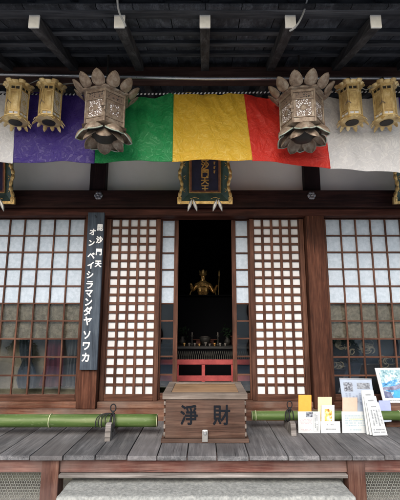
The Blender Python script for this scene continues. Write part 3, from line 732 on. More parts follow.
# ---------------------------------------------------------------- lanterns
def face_box(mb, k, ap, t0, t1, z0, z1, n0, n1, n=6, ph=0.0):
    a = 2*math.pi*(k+0.5)/n + ph; nr = Vector((math.cos(a), math.sin(a), 0)); tg = Vector((-math.sin(a), math.cos(a), 0))
    vs = [nr*(ap+nn)+tg*tt+Vector((0,0,zz)) for zz in (z0, z1) for tt, nn in ((t0,n0),(t0,n1),(t1,n1),(t1,n0))]
    mb.add(vs, [(0,1,2,3),(7,6,5,4),(0,4,5,1),(1,5,6,2),(2,6,7,3),(3,7,4,0)])
def petal(mb, ang, r0, z0, pitch, length, width, cup, prof='round', bend=0.0, ns=10, nt=6):
    rd = Vector((math.cos(ang), math.sin(ang), 0)); tg = Vector((-math.sin(ang), math.cos(ang), 0))
    def fn(v, s):
        t = v*2-1; p = Vector((0,0,0)); a = pitch+bend*s
        # integrate along the curve
        x = z = 0.0; steps = 6
        for i in range(steps):
            aa = pitch+bend*s*(i+0.5)/steps; x += math.cos(aa)*s/steps; z += math.sin(aa)*s/steps
        if prof == 'round': w = (math.sin(math.pi*(0.12+0.88*s**0.85)))**0.62 if s < 1 else 0.0
        elif prof == 'lotus': w = math.sqrt(max(0.0, 1-(max(0.0, s-0.45)/0.55)**2))*(0.72+0.28*math.sin(min(1, s/0.5)*math.pi/2))
        else: w = (1-s)**0.75*(0.75+0.9*s)
        nrm = rd*(-math.sin(a))+Vector((0,0,math.cos(a)))
        return rd*(r0+length*x)+Vector((0,0,z0+length*z))+tg*(t*w*width/2)+nrm*(cup*t*t*w)
    mb.grid(fn, nt, ns)
def shift(mb, loc, rotz, tilt=0.0):
    m = Matrix.Translation(loc) @ Matrix.Rotation(rotz, 4, 'Z')
    mb.v = [m @ v for v in mb.v]; return mb
def hexring(mb, prof, n=6): mb.lathe(prof, (0,0,0), n, 0)

def small_lantern(loc, rotz, label):
    t = thing('hanging_lantern', label, 'lantern', loc, 'small brass lanterns under the eaves')
    def G(mb):
        mb.v = [v*0.84 for v in mb.v]; return shift(mb, Vector(loc), rotz)
    ap = 0.088; side = ap*2*math.tan(math.pi/6); hs = side/2; H = 0.315
    f = MB()
    for k in range(6):
        a = 2*math.pi*k/6; R0 = ap/math.cos(math.pi/6)
        f.tube([Vector((R0*math.cos(a), R0*math.sin(a), 0)), Vector((R0*math.cos(a), R0*math.sin(a), H))], 0.0065, 8)
        for z0, z1 in ((0, 0.012), (0.036, 0.046), (0.258, 0.268), (0.298, 0.312)): face_box(f, k, ap, -hs+0.003, hs-0.003, z0, z1, -0.006, 0.004)
        for tt in (-hs*0.62, 0, hs*0.62) if False else (0,):
            face_box(f, k, ap, tt-0.005, tt+0.005, 0.268, 0.298, -0.005, 0.002)
            face_box(f, k, ap, tt-0.004, tt+0.004, 0.012, 0.036, -0.005, 0.002)
        for s in (-1, 1): face_box(f, k, ap, s*(hs-0.012), s*(hs-0.002), 0.012, 0.258, -0.005, 0.0025); face_box(f, k, ap, s*(hs-0.014), s*(hs-0.002), 0.268, 0.298, -0.005, 0.002)
    part('frame', G(f), 'brass', t, bevel=0.001)
    dr = MB()
    for k in (4, 5):
        face_box(dr, k, ap, -hs+0.012, hs-0.012, 0.046, 0.258, -0.006, 0.0005)
        for s in (-1, 1): face_box(dr, k, ap, s*(hs-0.022), s*(hs-0.016), 0.056, 0.248, 0, 0.004)
        face_box(dr, k, ap, -hs+0.02, hs-0.02, 0.056, 0.062, 0, 0.0035); face_box(dr, k, ap, -hs+0.02, hs-0.02, 0.242, 0.248, 0, 0.0035)
    part('door', G(dr), 'brass', t, bevel=0.0008)
    lk = MB()
    a0 = 2*math.pi*(5)/6; rd = Vector((math.cos(a0), math.sin(a0), 0)); tg = Vector((-math.sin(a0), math.cos(a0), 0)); R0 = ap/math.cos(math.pi/6)
    pts = [rd*(R0+0.010-abs(q)*0.55)+tg*q+Vector((0,0,0.128+0.018*math.cos(q*70)-0.010)) for q in [(-0.026+0.052*i/10) for i in range(11)]]
    lk.tube(pts, 0.0035, 6); lk.tube([rd*(R0+0.011)+Vector((0,0,0.12)), rd*(R0+0.011)+Vector((0,0,0.15))], 0.004, 6)
    part('latch', G(lk), 'bronze', t)
    pn = MB(); gr = MB()
    for k in (0, 1, 2, 3):
        face_box(pn, k, ap, -hs+0.012, hs-0.012, 0.046, 0.258, -0.006, -0.003)
        for i in range(1, 5): tt = -hs+0.012+(2*hs-0.024)*i/5; face_box(gr, k, ap, tt-0.0011, tt+0.0011, 0.046, 0.258, -0.003, 0.0005)
        for j in range(1, 13): zz = 0.046+0.212*j/13; face_box(gr, k, ap, -hs+0.012, hs-0.012, zz-0.0012, zz+0.0012, -0.003, 0.0)
        for q in range(8):
            a = q*math.pi/4; face_box(gr, k, ap, 0.014*math.cos(a)-0.004, 0.014*math.cos(a)+0.004, 0.15+0.018*math.sin(a)-0.004, 0.15+0.018*math.sin(a)+0.004, -0.002, 0.002)
    for k in range(6): face_box(pn, k, ap, -hs+0.012, hs-0.012, 0.012, 0.036, -0.006, -0.003)
    part('paper_window', G(pn), 'paper', t); part('grille', G(gr), 'brass', t)
    dk_ = MB()
    for k in range(6): face_box(dk_, k, ap, -hs+0.014, hs-0.014, 0.268, 0.298, -0.006, -0.003)
    part('dark_slot', G(dk_), 'dark_metal', t)
    # roof with upturned scalloped rim
    rf = MB(); hexring(rf, [(0.106, 0.312), (0.122, 0.318), (0.126, 0.326), (0.10, 0.338), (0.03, 0.38), (0.012, 0.40)])
    part('roof', G(rf), 'brass', t, bevel=0.001)
    sc = MB()
    for k in range(12):
        petal(sc, 2*math.pi*k/12, 0.108, 0.316, R(62), 0.052 if k % 2 == 0 else 0.036, 0.07, 0.012, 'lotus', R(-45), 6, 6)
    part('crest', G(sc), 'brass', t, smooth=True, solid=0.003)
    b = MB(); hexring(b, [(0.102, 0.0), (0.128, -0.012), (0.132, -0.022), (0.118, -0.028), (0.075, -0.034)])
    part('base_plate', G(b), 'brass', t, bevel=0.001)
    part('underside_plate', G(MB().lathe([(0.062, -0.0335), (0.060, -0.041), (0.04, -0.043)], (0,0,0), 24)), 'dark_metal', t)
    lf = MB()
    for k in range(12):
        petal(lf, 2*math.pi*k/12, 0.112, -0.022, R(-42), 0.062 if k % 2 == 0 else 0.042, 0.050, 0.006, 'leaf', R(-10), 6, 4)
    part('fringe', G(lf), M['brass'], t, solid=0.002)
    top = Vector(loc)+Vector((0,0,0.33))
    ch = MB().tube([top, Vector((top.x, top.y-0.01, P(205, 78, 2.88).z))], 0.004, 6)
    ch.tube([top+Vector((0.016*math.cos(a), 0, 0.02+0.018*math.sin(a))) for a in [2*math.pi*i/14 for i in range(15)]], 0.003, 6)
    part('hanger', ch, 'dark_metal', t)
    return t
SLN = 2.87
def lz(px, y0, L): return P(px, y0, L)
import itertools
sm_specs = [(17.5, 121, R(0), 'left brass lantern of the left pair with door to the left'), (50.5, 122, R(0), 'right brass lantern of the left pair near the bronze lotus lantern'),
            (350.5, 122, R(0), 'left brass lantern of the right pair near the bronze lotus lantern'), (384.5, 122, R(0), 'right brass lantern of the right pair at the right edge')]
for (px, py, _, lab), rz_ in zip(sm_specs, (R(-50), R(-53), R(-64), R(-68))):
    p = P(px, 101, SLN); p.z = 2.985; small_lantern(p, rz_, lab)

def lotus_lantern(loc, rotz, label, mirror=False):
    t = thing('lotus_lantern', label, 'lantern', loc, 'large bronze lotus lanterns flanking the curtain')
    G = lambda mb: shift(mb, Vector(loc), rotz)
    ap = 0.142; side = ap*2*math.tan(math.pi/6); hs = side/2
    f = MB(); op = MB(); od = MB()
    for k in range(6):
        a = 2*math.pi*k/6; R0 = ap/math.cos(math.pi/6)
        f.tube([Vector((R0*math.cos(a), R0*math.sin(a), 0)), Vector((R0*math.cos(a), R0*math.sin(a), 0.265))], 0.008, 8)
        for z0, z1, n1 in ((0.0, 0.040, 0.0), (0.040, 0.050, 0.005), (0.185, 0.196, 0.005), (0.245, 0.265, 0.006)): face_box(f, k, ap, -hs+0.004, hs-0.004, z0, z1, -0.008, n1)
        for s in (-1, 1): face_box(f, k, ap, s*(hs-0.026), s*(hs-0.003), 0.050, 0.185, -0.007, 0.001); face_box(f, k, ap, s*(hs-0.022), s*(hs-0.003), 0.196, 0.245, -0.007, 0.001)
        face_box(od, k, ap, -hs+0.022, hs-0.022, 0.196, 0.245, -0.008, -0.003)
        latch = (k == 0)
        if latch and mirror:
            for s in (-1, 1): face_box(f, k, ap, s*(hs-0.045), s*(hs-0.026), 0.050, 0.185, -0.007, 0.0)
            face_box(f, k, ap, -hs+0.045, hs-0.045, 0.16, 0.185, -0.007, 0.0); face_box(f, k, ap, -hs+0.045, hs-0.045, 0.05, 0.075, -0.007, 0.0)
            face_box(op, k, ap, -hs+0.045, hs-0.045, 0.075, 0.16, -0.008, -0.003)
        else:
            face_box(op, k, ap, -hs+0.026, hs-0.026, 0.05, 0.185, -0.008, -0.003)
    part('frame', G(f), 'bronze', t, bevel=0.0015)
    part('openwork_panel', G(op), 'open_big', t); part('openwork_band', G(od), 'open_dark', t)
    rd_ = MB()
    for k in range(6):
        a = 2*math.pi*(k+0.5)/6; nr = Vector((math.cos(a), math.sin(a), 0)); q = nr.to_track_quat('Z', 'Y').to_matrix()
        rd_.lathe([(0.024, -0.004), (0.024, 0.002), (0.016, 0.005)], nr*(ap-0.001)+Vector((0,0,0.118)), 20, 0, q)
    part('roundel', G(rd_), 'bronze', t)
    lk = MB(); a = 2*math.pi*6/6; Rr = Vector((R0, 0, 0))
    lk.tube([Rr+Vector((0.012, 0, 0.08)), Rr+Vector((0.012, 0, 0.16))], 0.007, 8); lk.lathe([(0.02, 0), (0.022, 0.02), (0.012, 0.03)], Rr+Vector((0.008, -0.01, 0.11)), 12)
    part('latch', G(lk), 'bronze', t, bevel=0.001)
    top = MB(); top.lathe([(0.165, 0.263), (0.192, 0.270), (0.198, 0.280), (0.18, 0.292), (0.08, 0.35), (0.03, 0.38)], (0,0,0), 6)
    part('roof', G(top), 'bronze', t, bevel=0.002)
    pe = MB(); rim = MB()
    for k in range(12):
        a = 2*math.pi*k/12+R(15)
        petal(pe, a, 0.180, 0.274, R(30), 0.118, 0.092, 0.010, 'round', R(34), 12, 8)
    part('crown_petal', G(pe), 'bronze', t, smooth=True, solid=0.006)
    for k in range(12):
        a = 2*math.pi*k/12+R(15)
        q = MB(); petal(q, a, 0.180, 0.274, R(30), 0.118, 0.092, 0.010, 'round', R(34), 12, 8)
        nt = 9; left = [q.v[j*nt] for j in range(13)]; right = [q.v[j*nt+8] for j in range(13)]
        rim.tube(left[1:]+right[1:-1][::-1], 0.0045, 6)
    part('petal_rim', G(rim), M['bronze'], t, smooth=True)
    # lotus skirt: upper collar + two tiers of lobes hanging down
    co = MB(); co.lathe([(0.158, 0.012), (0.165, 0.0), (0.19, -0.008), (0.10, -0.02)], (0,0,0), 6)
    part('collar', G(co), 'bronze', t, bevel=0.002)
    lo = MB(); lp = MB()
    for k in range(6):
        a = 2*math.pi*(k+0.5)/6
        ar = (a, 0.120, 0.002, R(4), 0.138, 0.150, -0.040, 'lotus', R(-92))
        q = MB(); petal(q, *ar, 14, 10); lo.add(q.v, q.f)
        nt = 11; left = [q.v[j*nt] for j in range(15)]; right = [q.v[j*nt+10] for j in range(15)]
        lp.tube(left[1:]+right[1:-1][::-1], 0.005, 6)
    part('skirt_petal', G(lo), 'bronze', t, smooth=True, solid=0.006)
    part('petal_rim', G(lp), 'patina', t, smooth=True)
    li = MB()
    for k in range(6):
        petal(li, 2*math.pi*k/6, 0.075, -0.02, R(-15), 0.145, 0.115, -0.026, 'lotus', R(-66), 12, 8)
    part('lower_petal', G(li), 'bronze', t, smooth=True, solid=0.006)
    bo = MB(); bo.lathe([(0.13, -0.012), (0.115, -0.035), (0.078, -0.055), (0.068, -0.078), (0.03, -0.09)], (0,0,0), 24)
    part('lamp_bowl', G(bo), 'dark_metal', t, smooth=True)
    tp = Vector(loc)+Vector((0,0,0.37)); hg = MB()
    zt = zp0+0.02
    hg.tube([tp, Vector((tp.x, tp.y, 3.56))], 0.008, 8)
    for i in range(4): hg.lathe([(0.006, 0), (0.017, 0.008), (0.006, 0.016)], tp+Vector((0,0,0.01+i*0.03)), 10)
    part('hanger', hg, 'dark_metal', t)
    return t
LLN = 2.78
p = P(105.6, 112, LLN); p.z = 2.835; lotus_lantern(p, R(-77), 'left bronze lotus lantern hanging before the purple and green cloth', True)
p = P(301.5, 112, LLN); p.z = 2.835; lotus_lantern(p, R(-128), 'right bronze lotus lantern hanging before the red cloth')
# wires strung between the small lanterns
for i, q in enumerate((((-6, 84), (30, 83.5), (38, 80), (60, 84.5), (75, 83)), ((336, 91), (352, 83), (366, 90), (378, 84), (392, 84), (412, 90)))):
    pts = [P(a, b, 2.86) for a, b in q]
    o = part('lantern_wire', MB().tube(pts, 0.004, 6), 'mesh', smooth=True); tag(o, ('grey wire running over the left pair of brass lanterns', 'grey wire looping over the right pair of brass lanterns')[i], 'wire')

# ---------------------------------------------------------------- inside: red rail, altar, statue
rr = thing('red_railing', 'low vermilion railing just inside the doorway', 'railing', (0, 0.45, 0.59))
y = CAM_Y+4.45
zt_, zb_ = P(205, 359.5, 4.45).z, P(205, 364.5, 4.45).z
zc_, zd_ = P(205, 375.5, 4.45).z, P(205, 381, 4.45).z
part('top_rail', MB().box(-0.62, 0.62, y-0.02, y+0.02, zb_, zt_), 'redpaint', rr, bevel=0.004)
part('bottom_rail', MB().box(-0.62, 0.62, y-0.018, y+0.018, zd_, zc_), 'redpaint', rr, bevel=0.004)
for x in (-0.62, -0.31, -0.018, 0.31, 0.62):
    part('post', MB().box(x-0.019, x+0.019, y-0.016, y+0.016, 0.59, zb_-0.001), 'redpaint', rr, bevel=0.003)
al = thing('altar_table', 'dark altar table with pierced front panel inside the doorway', 'altar', (0, 1.2, 0.59))
ya = CAM_Y+5.0; za = P(205, 346.5, 5.0).z
part('table_top', MB().box(-0.75, 0.75, ya, ya+0.5, za-0.03, za), wood('altar_wood', (0.02,0.02,0.02), (0.04,0.04,0.04), (0.07,0.07,0.07), 'x', 0.4, 0.1), al, bevel=0.004)
zz0, zz1 = P(205, 359, 4.95).z-0.05, P(205, 351.5, 4.95).z
sc_ = MB()
for i in range(46):
    x = -0.55+i*0.024; sc_.bar((x, ya-0.02, zz0), (x+0.024, ya-0.02, zz1), 0.004, 0.004, (0,1,0)); sc_.bar((x+0.024, ya-0.017, zz0), (x, ya-0.017, zz1), 0.004, 0.004, (0,1,0))
part('pierced_panel', sc_, plain('pale_brass', (0.08,0.078,0.065), 0.5, 0.2), al)
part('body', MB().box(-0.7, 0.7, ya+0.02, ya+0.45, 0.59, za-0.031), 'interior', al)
rnd = random.Random(3)
for i in range(9):
    x = -0.26+i*0.065+rnd.uniform(-0.01, 0.01)
    o = thing('offering_cup', f'small pale cup on the altar table, number {i+1} from the left', 'cup', (x, ya+0.08, za), 'cups and vessels on the altar table')
    h = rnd.choice((0.03, 0.05, 0.04))
    part('vessel', MB().lathe([(0.012, 0), (0.008, h*0.3), (0.016, h*0.7), (0.018, h)], (x, ya+0.08, za), 12), 'cloth_dim' if i % 3 else 'statue', o, smooth=True)
o = thing('incense_burner', 'dull metal incense burner in the middle of the altar table', 'incense burner', (0, ya+0.25, za))
part('bowl', MB().lathe([(0.03, 0), (0.045, 0.02), (0.07, 0.06), (0.075, 0.10), (0.06, 0.11)], (0, ya+0.25, za), 20), 'dark_metal', o, smooth=True)
part('incense_ash', MB().lathe([(0.058, 0.104), (0.05, 0.112), (0.01, 0.118)], (0, ya+0.25, za), 12), 'cloth_dim', o)

for s in (-1, 1):
    o = thing('candlestick', ('tall dark candlestick left of the incense burner', 'tall dark candlestick right of the incense burner')[s > 0], 'candlestick', (s*0.17, ya+0.2, za))
    part('stem', MB().lathe([(0.03, 0), (0.012, 0.02), (0.008, 0.06), (0.014, 0.075), (0.007, 0.10), (0.022, 0.13)], (s*0.17, ya+0.2, za), 14), 'dark_metal', o, smooth=True)
    part('candle', MB().lathe([(0.006, 0.13), (0.006, 0.17)], (s*0.17, ya+0.2, za), 10), 'cloth_dim', o)
    o = thing('flower_vase', ('dim vase of leaves at the left end of the altar', 'dim vase of leaves at the right end of the altar')[s > 0], 'vase', (s*0.30, ya+0.28, za))
    part('vase', MB().lathe([(0.025, 0), (0.045, 0.05), (0.02, 0.09), (0.03, 0.11)], (s*0.30, ya+0.28, za), 14), 'dark_metal', o, smooth=True)
    fl = MB(); rq = random.Random(5+s)
    for k in range(26):
        c_ = Vector((s*0.30+rq.gauss(0, 0.035), ya+0.28+rq.gauss(0, 0.03), za+0.17+rq.gauss(0, 0.04))); d_ = Vector((rq.uniform(-1,1), rq.uniform(-1,1), rq.uniform(-.3,1))).normalized()*0.03
        e_ = d_.cross(Vector((0,1,0.3))).normalized()*0.009
        fl.add([c_-d_, c_+e_, c_+d_, c_-e_], [(0,1,2,3)])
    part('leaves', fl, 'dim_leaf', o)
for i, (x, w_, h_, dy) in enumerate(((-0.42, 0.10, 0.09, 0.3), (0.0, 0.34, 0.07, 0.42), (0.40, 0.12, 0.12, 0.3))):
    b_ = part('offering_stand', MB().box(x-w_/2, x+w_/2, ya+dy-0.04, ya+dy+0.04, za+h_-0.012, za+h_).box(x-w_*0.35, x+w_*0.35, ya+dy-0.025, ya+dy+0.025, za+0.001, za+h_-0.013), 'kamoi', bevel=0.002)
    tag(b_, ('dark offering stand at the left of the altar table', 'wide dark offering stand at the back of the altar table', 'tall dark offering stand at the right of the altar table')[i], 'stand')

# gilt guardian statue
def skin_body(name, verts, edges, radii, mat, parent, root=0, sub=2):
    org = ORG[parent.name]
    me = bpy.data.meshes.new(name); me.from_pydata([Vector(v)-org for v in verts], edges, []); me.update()
    me.materials.append(M[mat] if isinstance(mat, str) else mat)
    o = bpy.data.objects.new(name, me); link(o, parent, org)
    mo = o.modifiers.new('skin', 'SKIN'); mo.use_smooth_shade = True
    for i, r in enumerate(radii):
        rr_ = (r, r) if not isinstance(r, tuple) else r
        me.skin_vertices[0].data[i].radius = rr_
    me.skin_vertices[0].data[root].use_root = True
    s = o.modifiers.new('sub', 'SUBSURF'); s.levels = sub; s.render_levels = sub
    return o
YS = CAM_Y+6.0
hc = P(203, 277, 6.0)
stt = thing('guardian_statue', 'small gilt guardian statue glinting in the dark behind the altar', 'statue', (hc.x, YS, 0.9))
def q(dx, dz, dy=0): return Vector((hc.x+dx, YS+dy, hc.z+dz))
vs = [q(0,-0.62), q(0,-0.42), q(0,-0.24), q(0,-0.12), q(0,-0.055), q(0,0.0), q(0,0.04),
      q(-0.10,-0.13), q(-0.16,-0.22,-0.03), q(-0.19,-0.10,-0.08), q(0.10,-0.13), q(0.17,-0.25,-0.03), q(0.22,-0.12,-0.06),
      q(-0.08,-0.8), q(-0.10,-1.05), q(0.08,-0.8), q(0.10,-1.05)]
ed = [(0,1),(1,2),(2,3),(3,4),(4,5),(5,6),(3,7),(7,8),(8,9),(3,10),(10,11),(11,12),(0,13),(13,14),(0,15),(15,16)]
ra = [0.09,0.075,0.065,0.07,0.026,0.042,0.036,0.04,0.03,0.018,0.04,0.03,0.018,0.07,0.05,0.07,0.05]
skin_body('body', vs, ed, ra, 'statue', stt)
cw = MB().lathe([(0.052, 0.025), (0.06, 0.04), (0.05, 0.075), (0.035, 0.095), (0.012, 0.12)], q(0,0), 14)
for k in range(7): cw.bar(q(0.05*math.sin(k-3), 0.04, -0.05*math.cos(k-3)), q(0.06*math.sin(k-3), 0.10, -0.055*math.cos(k-3)), 0.02, 0.006)
part('crown', cw, 'gold', stt)
fc = MB(); 
for s in (-1, 1):
    fc.grid(lambda u, v, s=s: q(s*(0.17+0.03*math.sin(u*3)), -0.20-0.16*u+0.0*v, -0.03+0.05*v), 8, 3)
part('sleeve', fc, 'gold', stt, solid=0.01, smooth=True)
part('spear', MB().tube([q(0.22,-0.6,-0.06), q(0.25, 0.0,-0.06)], 0.006, 8).lathe([(0.004,0),(0.018,0.03),(0.002,0.1)], q(0.25,0.0,-0.06), 6), 'gold', stt)
part('armour_plate', MB().lathe([(0.07,-0.10),(0.085,-0.03),(0.085,0.03),(0.06,0.06)], q(0,-0.2), 16).lathe([(0.12,-0.12),(0.09,-0.02),(0.07,0.03)], q(0,-0.36), 16), 'statue', stt)
part('dark_front', MB().box(hc.x-0.9, hc.x+0.9, YS-0.55, YS-0.50, 0.59, hc.z-0.335).box(hc.x-0.9, hc.x+0.9, YS-0.62, YS-0.2, hc.z-0.334, hc.z-0.315), 'interior', stt, bevel=0.004)  # black front added so the statue's lower part stays dark
part('pedestal', MB().lathe([(0.2,-1.25),(0.22,-1.2),(0.17,-1.12),(0.19,-1.05)], q(0,0), 16), 'dark_metal', stt)

# ---------------------------------------------------------------- leaflets and frames on the veranda
def slab(a, b, c, d, th, name, mat, parent, bevel=0.001):
    """a..d = corners bl, br, tr, tl on the front face"""
    a, b, c, d = map(Vector, (a, b, c, d)); nrm = (b-a).cross(d-a).normalized()
    mb = MB().add([a, b, c, d, a-nrm*th, b-nrm*th, c-nrm*th, d-nrm*th], [(0,1,2,3),(7,6,5,4),(0,4,5,1),(1,5,6,2),(2,6,7,3),(3,7,4,0)])
    return part(name, mb, mat, parent, bevel=bevel)
def quadpts(L, lean, xl, xr, yt, yb, dxt=0.0):
    """upright card: bottom at floor distance L, leaning back"""
    a = P(xl, yb, L); b = P(xr, yb, L)
    Lt = L+lean; d = P(xl+dxt, yt, Lt); c = P(xr+dxt, yt, Lt); return a, b, c, d
def marks(qd, rects, name, mat, parent, lift=0.0012):
    a, b, c, d = qd; nrm = (b-a).cross(d-a).normalized(); mb = MB()
    def pt(u, v): return a.lerp(b, u).lerp(d.lerp(c, u), v) + nrm*lift
    for (u0, u1, v0, v1) in rects:
        mb.quad(pt(u0, v0), pt(u1, v0), pt(u1, v1), pt(u0, v1))
    return part(name, mb, mat, parent)
def print_lines(u0, u1, v0, v1, n, vertical=False, seed=0, dens=0.75):
    rd = random.Random(seed); out = []
    for i in range(n):
        if vertical:
            u = u0+(u1-u0)*(i+0.2)/n; v = v1
            while v > v0:
                h = rd.uniform(0.02, 0.045)
                if rd.random() < dens: out.append((u, u+(u1-u0)/n*0.55, max(v0, v-h), v))
                v -= h+0.012
        else:
            v = v0+(v1-v0)*(i+0.2)/n; u = u0
            while u < u1:
                w = rd.uniform(0.02, 0.06)
                if rd.random() < dens: out.append((u, min(u1, u+w), v, v+(v1-v0)/n*0.5))
                u += w+0.014
    return out
M['orange'] = plain('orange_card', (0.72, 0.33, 0.04), 0.6); M['cream'] = plain('cream_card', (0.62, 0.54, 0.34), 0.6); M['peach'] = plain('peach_card', (0.60, 0.43, 0.34), 0.6)
M['card'] = plain('white_card', (0.54, 0.57, 0.575), 0.6); M['lav'] = plain('lavender_card', (0.30, 0.35, 0.58), 0.6); M['greyblue'] = plain('grey_blue_print', (0.33, 0.39, 0.48), 0.5)
M['darkphoto'] = mottled('dark_printed_photo', (0.03, 0.035, 0.05), (0.3, 0.33, 0.38), 60, 0.5, 0, lo=0.4, hi=0.6)
M['picgold'] = mottled('gold_printed_picture', (0.22, 0.05, 0.02), (0.75, 0.45, 0.08), 38, 0.5, 0, c3=(0.85, 0.8, 0.6))
M['bluepic'] = None
def bluepic():
    m, n, l, b = newmat('blue_landscape_print')
    a = N(n, 'ShaderNodeTexNoise', i_Scale=14.0, i_Detail=6.0, i_Distortion=1.5); l.new(coords(n, l, (1, 1, 2.2), False).outputs[0], a.inputs['Vector'])
    r = ramp(n, l, a.outputs[0], [(0.28, (0.03, 0.06, 0.14)), (0.42, (0.05, 0.22, 0.44)), (0.52, (0.12, 0.34, 0.55)), (0.60, (0.45, 0.54, 0.58)), (0.72, (0.15, 0.17, 0.25))])
    l.new(r.outputs[0], b.inputs['Base Color']); b.inputs['Roughness'].default_value = 0.3
    return m
M['bluepic'] = bluepic()
GL = 'leaflet holders standing on the veranda'
LC = 3.36
def base_z(px, L): return P(px, 430, L)
def on_floor(L, px):  # photo row where the floor lies at distance L
    return None
import math as _m
def floor_row(L):
    ang = _m.atan((CAM_Z-FL)/L); return 250+F*_m.tan(ang+PITCH)
def L_of_row(row):
    ang = _m.atan((row-250)/F)-PITCH; return (CAM_Z-FL)/_m.tan(ang)
# 1 orange envelope behind a white card
def holder(label, back, front, backmat, Lb_row, extra):
    L = L_of_row(Lb_row)
    t = thing('leaflet_holder', label, 'leaflet holder', P((front[0]+front[1])/2, Lb_row, L), GL)
    xl, xr, yt = front[:3]
    qf = quadpts(L, 0.022, xl, xr, yt, Lb_row-0.3, -0.7)
    slab(*qf, 0.003, 'card', 'card', t)
    xl, xr, yt = back
    qb = quadpts(L+0.035, 0.05, xl, xr, yt, Lb_row-3, 0)
    slab(*qb, 0.012, 'leaflet_stack', backmat, t, 0.003)
    # side wall of the holder joining card and stack
    extra(t, qf, qb)
    return t
def ex1(t, qf, qb):
    marks(qf, [(0.36, 0.68, 0.74, 0.97)], 'printed_picture', 'darkphoto', t)
    marks(qf, [(0.70, 0.92, 0.90, 0.905), (0.70, 0.92, 0.08, 0.085), (0.70, 0.706, 0.08, 0.9), (0.92, 0.926, 0.08, 0.9)]+print_lines(0.74, 0.9, 0.12, 0.88, 2, True, 3), 'printed_text', 'ink_grey', t, 0.0016)
    marks(qf, print_lines(0.10, 0.62, 0.42, 0.66, 4, False, 1, 0.6)+print_lines(0.12, 0.62, 0.08, 0.20, 2, False, 2), 'printed_text', plain('pale_red_print', (0.5,0.4,0.42)), t, 0.0016)
holder('white card with a small dark picture, holding orange leaflets', (298.5, 311.5, 395), (298.5, 320.5, 411.5), 'orange', 433.5, ex1)
def ex2(t, qf, qb):
    L = L_of_row(433.5)
    q2 = quadpts(L+0.018, 0.030, 321.5, 334.5, 405, 431, 0)
    slab(*q2, 0.004, 'picture_leaflet', 'card', t)
    marks(q2, [(0.24, 0.80, 0.38, 0.84)], 'printed_picture', 'picgold', t)
    marks(qf, print_lines(0.32, 0.66, 0.62, 0.8, 1, False, 5, 0.9)+print_lines(0.25, 0.78, 0.22, 0.46, 1, False, 6, 0.95), 'printed_text', 'ink_grey', t)
holder('low white card with two text lines, before cream gold pictured leaflets', (318, 332, 397), (321, 340.6, 421.3), 'cream', 433.5, ex2)
def ex3(t, qf, qb):
    marks(qf, print_lines(0.12, 0.88, 0.30, 0.86, 5, False, 8, 0.85)+print_lines(0.3, 0.7, 0.10, 0.22, 1, False, 9), 'printed_text', plain('blue_grey_print', (0.35,0.45,0.5)), t)
    marks(qf, [(0.28, 0.75, 0.62, 0.665)], 'highlight', plain('yellow_marker', (0.8,0.75,0.4)), t, 0.0018)
holder('wide white card with printed lines, before peach coloured leaflets', (342.5, 357.5, 397.5), (342.3, 369.5, 411.5), 'peach', 433.5, ex3)
# slanting stack of three narrow papers
t = thing('paper_stack', 'three narrow white papers overlapping in a leaning stack', 'paper stack', P(378, 437, L_of_row(437)), GL)
for k, (dx, dy) in enumerate(((0, 0), (-4.5, -9.5), (-8.5, -17.5))):
    L = L_of_row(437)+k*0.018
    top = P(366.6-2.7*k, 403-6.3*k, L+0.06); tr = P(378.6-2.7*k, 402.4-6.3*k, L+0.075)
    a = P(373-3.0*k, 435.8-0.6*k, L); b = P(387.8-3.0*k, 435.4-0.9*k, L+0.012)
    qd = (a, b, tr, top); slab(*qd, 0.008, 'paper', 'card', t)
    if k == 0:
        marks(qd, print_lines(0.12, 0.9, 0.06, 0.22, 2, False, 11, 0.95)+print_lines(0.15, 0.95, 0.28, 0.78, 4, True, 12, 0.85)+print_lines(0.3, 0.7, 0.84, 0.92, 1, False, 13, 1), 'printed_text', 'ink_grey', t)
    else: marks(qd, print_lines(0.3, 0.72, 0.86, 0.93, 1, False, 14+k, 1), 'printed_text', 'ink_grey', t)
# grey-blue printed board leaning on the sill
L = 3.50
t = thing('notice_board', 'grey blue printed notice board leaning on the window behind peach leaflets', 'notice board', P(360, 420, L))
qd = (P(345.5, 422, L), P(377, 420, L), P(371.5, 380, L+0.17), P(339.5, 379.2, L+0.17))
slab(*qd, 0.008, 'board', 'greyblue', t)
marks(qd, [(0.10, 0.38, 0.70, 0.92)], 'printed_picture', 'darkphoto', t); marks(qd, [(0.52, 0.92, 0.76, 0.92)], 'printed_picture', mottled('grey_printed_photo', (0.1,0.11,0.13), (0.3,0.33,0.36), 50, 0.5, 0), t)
marks(qd, print_lines(0.10, 0.95, 0.38, 0.66, 8, True, 21, 0.8), 'printed_text', plain('light_print', (0.24,0.28,0.36)), t)
slab(P(339.2,379,L+0.1695),P(371.6,379.9,L+0.1695),P(371.6,378.6,L+0.176),P(339.2,377.8,L+0.176),0.012,'edge_strip','ink_grey',t)
# lavender box
t = thing('card_box', 'small lavender card box below the corner of the framed blue picture', 'box', P(384, 413, 3.62))
A_ = P(379.5, 413, 3.62)
slab(P(379.5, 413, 3.60), P(391.5, 412, 3.60), P(390, 400.5, 3.63), P(379, 400.5, 3.63), 0.05, 'card_face', 'lav', t)
# it rests on the dark stand behind the bamboo
slab(P(379.5, 422.6, 3.55), P(391.5, 421.6, 3.55), P(391.5, 418.6, 3.56), P(379.5, 419.0, 3.56), 0.02, 'base', 'greyblue', t)
